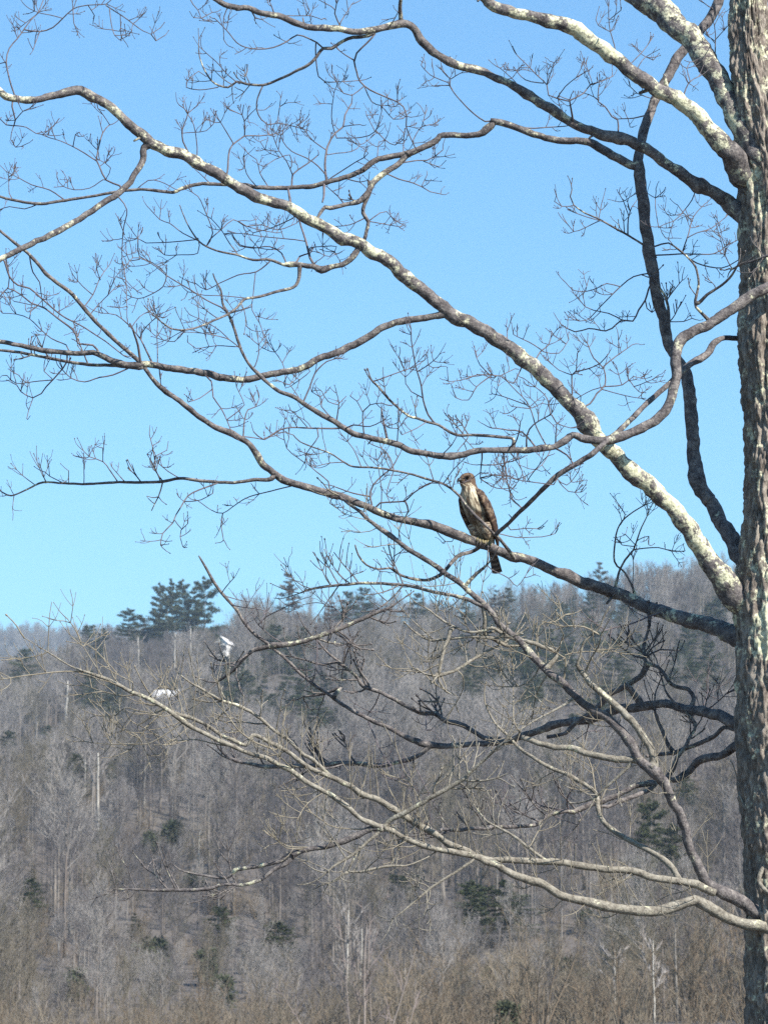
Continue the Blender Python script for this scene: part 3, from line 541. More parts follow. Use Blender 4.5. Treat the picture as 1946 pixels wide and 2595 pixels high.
# look | label | lichen | end depth | points
LIMBS = '''
U|thick pale limb with yellow lichen leaving the trunk near the top corner|.55|-.6|C1700,1060,150@-.05 C1640,980,150@-.10 C1560,860,145 C1480,720,135 C1400,560,135 C1290,380,140 C1180,210,150@.12 C1050,90,165 C860,-60,165 C700,-160,140@.35 C420,-420,95 C150,-560,50 C-150,-760,12@.6
U|lichen spotted limb second from the top on the trunk|.62|-.5|C1590,1150,230@0 C1510,1020,175@-.06 C1440,920,140@-.14 C1400,870,130 C1300,760,112 C1190,650,98 C1080,575,93 C960,505,93 C840,430,93 C710,325,93 C590,240,98 C470,160,96 C340,120,83 C200,85,74 C80,60,74 C0,30,70 B1480,-20,66 B1300,-70,60 B1000,-200,36 B700,-240,10@-.7
U|slim grey limb dipping across the sky and running out at the top edge|.2|.1|C1580,1340,190@0 C1450,1245,120@.05 C1350,1180,84 C1240,1110,78 C1130,1040,74 C1020,970,68 C900,890,68 C800,840,72 C640,800,64 C540,770,58 C460,720,60 C370,660,66 C270,600,63 C190,550,58 C100,500,53 C0,460,50 B1450,425,52 B1340,400,52 B1250,360,52 B1160,290,56 B1100,230,54 B1060,175,52 B1000,145,52 B930,155,48 B830,180,44 B720,190,40 B610,170,42 B540,170,40 B440,165,38 B340,125,38 B250,90,40 B150,75,38 B70,45,38 B0,50,34 A1430,45,37 A1350,25,36 A1300,-5,32 A1240,-40,30 A1050,-170,18 A850,-200,6@-.6
D|dark shaded limb rising steeply beside the trunk|.0|.75|I1560,480,120@.05 I1490,380,110@.15 I1440,270,105@.22 I1380,180,95@.28 I1310,60,95@.34 F1300,1600,95 F1250,1480,98 F1210,1350,84@.40 F1200,1200,80 F1190,1080,82 F1185,950,82 F1160,830,72@.46 F1110,740,66 F1060,640,72 F1030,500,70 F1000,380,66 F975,250,68 F950,130,68 C965,1640,72 C935,1480,74 C915,1340,74 C905,1200,74 C885,1060,74@.49 C880,960,65@.5 C890,860,60 C915,760,62 C950,680,60 C985,590,60 C1050,480,62 C1090,390,64 C1130,320,64 C1220,220,62 C1290,140,62 C1340,50,62 C1365,-30,60 C1385,-120,54@.9 C1430,-420,32 C1400,-760,8@1.1
U|long limb with pale lichen crossing the whole sky from the trunk to the left edge|.42|-.9|I1560,740,230@.0 I1450,610,190@-.06 I1380,515,150@-.1 I1320,420,128 I1250,320,118 I1170,210,113 I1090,100,108 I1010,20,108 F980,1530,112 F890,1450,118 F800,1380,108 F730,1310,103 F660,1240,95 F600,1150,106 F520,1060,110 F450,990,95 F380,910,94 F300,830,94 F220,760,90 F140,700,86 F60,640,88 F0,600,88 E1500,570,88 E1400,530,90 E1280,460,88 E1200,400,80 E1120,320,80 E1010,240,83 E900,150,83 E800,90,83 E720,40,80 B620,1420,78 B540,1370,74 B450,1330,70 B380,1290,69 B300,1240,67 B200,1210,69 B100,1170,69 B0,1110,66 A1330,1060,68 A1230,1005,68 A1120,940,67 A1000,900,68 A900,865,68 A850,810,64 A780,740,62 A700,670,61 A640,620,58 A560,580,60 A480,545,63 A410,555,58 A320,580,50 A210,605,46 A110,600,46 A40,585,48 A0,550,48 A-60,510,44 A-380,400,26 A-700,420,8@-1.4
D|limb the hawk perches on, dark beside the trunk and running up to the left|.12|-.2|I1580,900,180@.05 I1470,858,140@.18 I1370,820,108@.32 I1270,790,98@.42 I1150,750,92@.52 I1030,715,80@.63 I930,690,82@.72 I820,640,78@.78 I700,590,74@.74 I600,550,73 I500,515,73 I400,480,65 I300,430,61 I200,390,59 I120,375,62 I50,350,58 I0,325,56 H1480,310,58@.6 H1400,280,60 H1300,245,64 H1200,200,58 H1130,185,50 H1020,165,48 H930,140,45 H830,105,44 H750,70,44 H650,25,44 E580,1550,46 E480,1520,44 E380,1490,44 E300,1470,44 E230,1430,42 E160,1370,43 E120,1300,40 E60,1230,37 D1380,1175,37 D1280,1135,36 D1180,1065,35 D1100,1000,34 D1000,930,30 D920,850,28 D870,790,26 D810,725,26 D740,660,26 D670,600,25 D600,530,24 D540,470,24 D490,410,24 D420,330,25 D350,280,25 D280,220,24 D220,150,22 D160,90,20 D60,10,18 D-40,-70,15@-.3
U|pale sunlit branch crossing in front of the trunk and curving down over the long limb|.12|-.6|F1800,200,80@-.25 F1659,300,70@-.35 F1540,360,68 F1420,450,64 F1290,530,60 F1170,590,68 F1120,640,70 F1110,740,68 F1105,830,64 F1085,930,63 F1050,1030,63 F980,1100,60 F880,1160,58 F780,1200,58 F700,1220,57@-.5 F620,1220,54 F540,1210,48 F490,1190,42 F430,1230,44 F370,1260,40 F300,1270,41 F220,1285,41 F120,1280,40 F0,1280,39 E1420,1295,39 E1280,1320,41 E1150,1305,39 E1050,1285,38 E990,1255,40 E920,1235,39 E830,1215,37 E720,1185,37 E640,1150,35 E560,1095,33 E480,1050,32 E400,1000,31 E330,955,29 E260,930,26 E190,880,24 E130,820,22 E80,770,20 E30,690,19 D1410,560,18 D1380,480,17 D1340,400,15 D1330,330,12 D1290,250,10 D1280,220,9@-.8
U|pale branch looping from the trunk edge down behind the hawk|.08|.2|F1620,620,40@.15 F1500,610,32@.1 F1400,605,36 F1330,640,44 F1290,700,48 F1210,750,42 F1150,800,40 F1100,850,37 F1040,900,35 F960,970,34 F870,1060,34 F790,1140,34 F720,1200,32@-.5 F620,1290,33@-.62 F560,1330,34 F490,1370,35 F400,1430,34 F320,1500,31@-.55 F250,1570,28 F180,1640,26 I110,170,25@-.2 I40,230,24@.15 H1560,240,22@.6 H1500,290,26 H1430,345,24@.95 H1330,375,24 H1260,450,25 H1220,490,23 H1150,520,20 H1060,515,18 H980,490,16 H930,450,15 H850,455,13 H780,430,13 H730,370,11 H710,310,9@.4
D|dark shaded branch leaving the trunk halfway down and running left across the hill|.0|1.6|I1560,1400,85@.05 I1450,1370,75@.22 I1380,1340,70@.3 I1270,1310,64@.4 I1150,1290,58@.5 I1040,1270,54@.6 I920,1275,54@.7 I820,1290,54@.79 I740,1300,54@.86 I640,1340,58@.95 I560,1360,54@1.02 I440,1375,48@1.12 I330,1410,46@1.22 I250,1440,44@1.28 I180,1460,43@1.34 I100,1490,40@1.41 I0,1500,37@1.48 H1500,1505,36 H1400,1510,34 H1250,1515,34 H1130,1510,42 H1080,1490,38 H990,1450,32 H900,1400,28 H820,1370,26 H720,1320,24 H620,1260,22 H540,1200,20 H460,1150,20 H380,1080,19 H310,1010,19 H240,950,19 H170,890,21 H90,830,20 H30,750,19 G1430,710,19 G1350,620,18 G1290,540,17 G1240,450,15 G1210,400,12 G1195,375,8@1.2
S|grey upright branch rising from the lowest fork and splitting below the hawk|.1|.2|L1760,1090,110@0 L1659,1020,96@-.1 L1560,960,84 L1420,880,78 L1310,830,72 L1250,740,64 L1190,620,56 L1160,500,57 L1130,400,55 L1090,320,58 L1040,220,62 L980,150,64@-.35 I930,1640,62 I880,1590,60 I850,1530,59 I790,1450,57 I720,1370,54 I640,1320,53 I560,1270,50 I490,1200,48 I410,1130,47 I350,1090,45 I280,1020,45 I220,960,47 I170,890,41 I120,850,40 I40,790,38 H1530,720,36 H1480,660,36 H1400,590,34 H1330,530,34 H1240,470,33 H1150,410,31 H1050,350,31 H950,280,29 H870,220,27 H790,160,24 H740,110,21 H670,60,17 H610,10,13@-.3
T|lowest sunlit tan branch sagging across the bottom right and rising to the far left|.2|-1.0|L1760,1120,100@-.05 L1620,1080,72@-.15 L1540,1060,66 L1420,1020,65 L1310,970,67 L1220,910,64 L1180,920,60 L1100,950,63 L1000,980,63 L900,980,63 L800,970,60 L720,960,57 L600,930,56 L480,905,51 L400,880,50 L300,820,48 L200,790,48 L100,745,46 L20,700,42 K1500,690,37 K1420,650,39 K1300,625,36 K1180,605,35 K1080,575,35 K990,530,32 K920,490,35 K880,480,38 K820,455,35 K740,420,30 K660,350,31 K570,290,31 K480,240,29 K400,195,31 K330,140,29 K240,95,28 K160,55,28 G1480,1555,27 G1400,1520,27 G1300,1480,27 G1200,1430,27 G1130,1390,27 G1060,1340,27 G990,1290,27 G880,1230,24 G790,1190,24 G700,1145,23 G620,1105,21 G520,1075,13 G430,1040,10 G330,980,8 G250,930,6 G150,870,5@-1.2
T|straight tan branch just above the lowest one, running left over the hill|.2|-.7|L1340,865,50@-.2 L1290,850,50 L1220,820,50 L1110,800,48 L980,785,46 L900,755,47 L820,740,45 L700,730,45 L560,710,44 L420,690,42 L300,685,40 L160,675,40 L0,675,39 K1460,660,39 K1360,610,37 K1260,570,39 K1200,520,40 K1100,470,46 K1030,430,44 K980,390,40 K900,340,39 K830,300,36 K740,270,37 K680,230,34 K580,180,33 K480,140,32 K420,110,30 K360,60,28 K300,20,27 H200,1500,26 H100,1450,25 G1480,1510,24 G1400,1480,23 G1330,1455,22 G1240,1390,22 G1140,1345,21 G1050,1320,20 G960,1275,18@-.9
T|tan branch climbing left from the double fork near the bottom of the trunk|.1|.3|L1130,820,44@-.25 L1090,740,38 L1040,680,36 L960,630,34 L890,590,34 L800,540,33 L720,490,32 L660,430,31 L635,370,30 L630,290,29 L600,250,28 L520,200,26 L450,160,25 L350,120,24 L250,60,22 L160,0,20 I100,1460,18 I20,1380,15 H1500,1290,12@.2
D|dark snaking branch under the shaded one beside the trunk|.0|.9|I1540,1530,60@.08 I1455,1520,58@.22 I1390,1570,48@.28 I1260,1600,48@.4 I1200,1650,44@.46 L1180,150,42@.48 L1110,190,37 L1040,190,31@.4 L990,205,29 L950,250,28 L880,280,27 L820,305,27 L750,330,25 L690,355,23 L640,350,18@.2
D|thin dark branch bending from the trunk to the grey upright branch|.0|.7|I1530,1440,34@.1 I1450,1420,30@.22 I1390,1410,28@.3 I1330,1460,28@.36 I1250,1500,27@.43 I1150,1540,26@.5 I1080,1560,25@.5 I990,1570,23@.4 I930,1580,20@.2
'''
# side branches and twigs: width start, width end, then points; the base is whichever end lies nearest an older line
SIDE = '''
50 30 C850,1000 C780,965,58 C700,920,60 C620,870,58 C530,845,49 C420,845,48 C300,820,45 C200,790,46 C110,750,44 C50,735,47 C0,725,44 B1540,735,46 B1500,780,56 B1450,805,44 B1350,815,39 B1240,810,42 B1190,850,43 B1110,890,41 B1020,925,41 B920,940,39 B830,965,39 B740,1030,37 B640,1070,34 B540,1095,34 B460,1120,33 B370,1125,31 B250,1130,29 B120,1125,29 A1480,1110,26 A1350,1108,25 A1200,1105,25 A1100,1130,25 A1040,1155,24 A900,1140,22 A800,1140,20 A720,1150,20 A600,1170,20 A480,1190,20 A350,1210,21 A230,1225,21 A100,1205,19 A0,1180,17 A-40,1165,15
38 22 B1020,930 B950,1000,38 B880,1040,40 B820,1100,42 B790,1150,42 B740,1205,36 B650,1230,29 B560,1250,30 B530,1245,28 B490,1300,20 B465,1330,18
22 26 B790,1090 B800,1150,24 B765,1230,26 B760,1280,26 B790,1330,26 B780,1390,25 B765,1440,25
45 34 A865,890 A860,960,44 A820,1030,42 A770,1110,42 A700,1170,44 A620,1220,42 A520,1290,41 A420,1350,43 A310,1410,43 A200,1460,40 A100,1510,39 A0,1560,37 A-60,1600,32 A-320,1740,10
46 28 E1230,470 E1130,485,45 E1040,500,48 E950,515,45 E870,545,47 E790,600,48 E700,650,50 E600,695,48 E500,730,46 E420,775,45 E340,805,44 E230,820,44 E100,850,45 E0,855,45 D1300,840,52 D1220,815,47 D1120,800,45 D1000,790,45 D900,765,46 D800,770,46 D700,755,42 D620,715,40 D560,695,38 D480,700,36 D380,695,35 D280,685,36 D160,660,34 D60,640,31 D0,630,30 D-50,615,27 D-380,540,9
24 20 D850,790 D700,775 D560,770 D440,755 D300,730 D150,700 D0,680 D-50,672
26 10 E210,1455 E100,1460 E0,1475 D1350,1475,22 D1200,1465,22 D1080,1450,22 D980,1470,20 D850,1475,20 D700,1475,18 D520,1485,17 D380,1480,15 D260,1475,14 D170,1515,12 D70,1555,11 D10,1530,9
20 10 I130,400 H1659,385,22@.52 H1600,300,22@.42 H1540,240,20@.37 H1495,195,20@.35 H1430,130,19@.36 H1385,85,18 E1330,1550,17 E1250,1490,16 E1160,1460,16 E1060,1430,15 E950,1405,15 E820,1385,14 E700,1380,13 E640,1350,12 E560,1300,11 E450,1260,10 E380,1230,9 E340,1190,8
54 28 I970,1610 I950,1530,50 I900,1450,48 I840,1370,47 I760,1290,45 I680,1220,43 I620,1170,40 I570,1120,36 I530,1060,31 I510,1030,27 I530,980,17 I550,900,16 I600,850,15 I650,800,14 I670,740,12 I710,680,9
46 34 I880,1600 I850,1600 I760,1600,44 I650,1580,43 I560,1560,41 I480,1530,39 I380,1525,37 I280,1500,35 I180,1465,34
32 22 H1150,1525 H1060,1590,31 H980,1610,29 H870,1635,31 H740,1625,31 H620,1620,29 H520,1635,28 K400,108,27 K200,115,26 K100,100,24 K0,80,22 G1350,1570,18
48 30 I890,1262 I830,1180,40 I795,1150,34
26 18 I1210,1250 I1210,1225,28 I1180,1180,28 I1080,1150,26 I1030,1080,25 I990,1040,24 I930,1020,27 I910,960,24 I920,880,22 I945,800,21 I950,760,17
36 22 I930,1020 I900,1090,36 I830,1140,37 I760,1180,38 I700,1210,40 I660,1260,36 I590,1320,33 I500,1380,31 I440,1440,27 I330,1465,24
28 14 I1090,1560 I1050,1500,27 I1020,1420,24 I990,1350,21 I975,1280,16 I980,1200,12
30 8 L1050,180 L1090,120,30 L1110,60,28 L1150,10,25 I1180,1480,23 I1220,1410,21 I1220,1380,20 I1160,1310,18 I1080,1240,16 I1040,1180,14 I1010,1080,10 I985,990,8
37 22 L960,210 L860,230,36 L760,280,36 L660,320,37 L580,345,38 L490,385,34 L440,380,27 L330,410,26 L270,460,26 L180,470,26 L90,475,27 L0,472,27 K1500,485,26 K1400,485,24 K1330,495,25 K1230,490,22 K1210,505,20
22 16 L830,100 L760,170 L680,240 L620,300
40 10 K880,480 K800,490,40 K700,535,45 K600,575,39 K500,600,32 K400,615,38 K330,645,40 K250,680,31 K150,705,29 K60,720,29 K0,730,31 J1380,770,25 J1320,780,19 J1240,770,15 J1100,740,11 J1040,700,8
36 9 K340,640 K300,690,32 K210,740,26 K150,790,25 K60,820,23 K0,825,22 J1400,820,20 J1320,825,20 J1240,850,24 J1040,855,22 J930,855,20 J800,850,13 J680,850,8
30 18 K890,465 K920,435,28 K990,400,32 K1080,350,31 K1180,290,32 K1290,230,29 K1370,180,27 K1440,110,23 K1520,40,22 H1560,1530,20 H1600,1500,18
22 12 K860,500 K780,570,20 K700,640,20 K600,700,18 K540,750,12
16 12 K740,600 K690,690,15 K670,740,17 K740,745,18 K830,725,19 K920,710,19 K1010,710,14
14 7 K670,745 K640,760,14 K580,800,11 K500,830,8
18 8 K1420,670 K1370,710,18 K1260,780,19 K1160,845,18 K1050,940,15 K935,1030,9
29 14 I390,970 I300,920,28 I210,890,27 I120,870,26 I60,840,24 I0,810,23 H1470,830,20 H1380,830,18 H1260,780,16 H1180,720,14 H1120,680,10
22 18 I60,850 H1560,870 H1400,862 H1300,872 H1170,885
26 18 H1280,830 H1265,880,22 H1240,950,25 H1210,1090,20
24 14 H1190,1100 H1300,1070 H1400,1010 H1500,950 H1600,900 I130,850
34 12 H205,915 H290,910,35 H380,895,33 H470,865,31 H600,820,31 H720,770,29 H830,720,27 H900,695,21 H960,660,11
30 14 H205,918 H90,950,29 H0,1040,26 G1370,1090,22 G1310,1130,14
32 14 I0,1505 H1600,1475,32 H1500,1475,30 H1420,1430,30 H1340,1385,33 H1260,1370,33 H1190,1325,30 H1110,1320,31 H1020,1280,29 H950,1240,26 H850,1190,26 H760,1160,27 H720,1100,23 H660,1050,21 H600,1000,17 H540,950,15 H480,880,12
18 12 H640,1035 H600,1015 H520,1030 H440,1010 H330,980
24 12 H620,1170 H580,1185 H500,1210 H400,1220
30 9 H1490,680 H1360,630,26 H1250,605,24 H1150,585,24 H1060,560,23 H930,545,20 H760,540,20 H640,550,19 H500,565,17 H430,580,15 H380,600,9
22 16 H1370,560 H1420,500,23 H1480,450,20 H1500,430,15
30 24 H1480,670 H1490,750,28 H1490,840,30 H1550,880,26 H1620,915,24
24 8 K560,172 K470,81,24 H390,1560,23 H310,1480,23 H220,1420,22 H140,1350,22 H60,1300,22 H0,1270,21 G1340,1250,20 G1240,1190,17 G1150,1140,14 G1060,1070,8
22 9 L320,675 L220,600,20 L130,530,19 L60,490,17 K1500,440,12 K1450,380,9
22 16 B830,190 B790,215,24 B700,225,24 B640,245,24 B570,290,24 B520,290,22 B480,340,22 B430,390,21 B350,430,20 B270,470,19 B160,510,18 B60,505,17 B0,490,16 A1370,525,14 A1290,500,13 A1240,440,11 A1200,340,9 A1195,260,7
34 20 B725,1500 B700,1540,36 B680,1560,38 B630,1590,36 B560,1605,38 B510,1620,56 B470,1605,40 B380,1590,32 B320,1590,44 B280,1590,22 B200,1560,18 B100,1560,17 B0,1530,16 A1320,1510,14 A1240,1480,13 A1180,1430,12 A1120,1330,9 A1080,1230,7
22 11 D1780,290 D1659,330 D1560,360 D1470,375 D1430,420 D1370,465 D1290,500 D1200,540 D1110,560 D1030,550 D970,510
24 14 F1090,690 F1065,600 F1060,450 F1040,360 F980,270 F930,200 C950,1650
22 16 E1659,1215 E1560,1200 E1420,1190 E1320,1190 E1260,1160 E1210,1130 E1140,1110 E1080,1090 E1030,1075 E960,1020 E900,960 E850,900 E815,870
22 12 F1300,500 F1240,440 F1220,400 F1240,280 F1220,180 F1160,110 F1100,60
22 14 F1240,400 F1290,350 F1380,290 F1440,230 F1470,180
24 14 F1780,80 F1659,110 F1580,140 F1500,165 F1440,195
18 9 C985,1545 C920,1480 C820,1415 C720,1360 C630,1310 C560,1280 C490,1230 C470,1180 C480,1140
28 24 B985,130 B980,60 B985,-20
20 8 I740,570 I760,480 I800,400 I850,340 I860,310 I900,200 I940,120
16 8 I860,600 I800,480 I735,410 I745,250 I780,170 I850,110 I920,70
18 9 I480,1240 I400,1290 I250,1370 I120,1450
26 12 L1720,520 L1659,460 L1540,390 L1480,270
40 22 L1720,640 L1640,700 L1600,800 L1659,870 L1720,900
'''
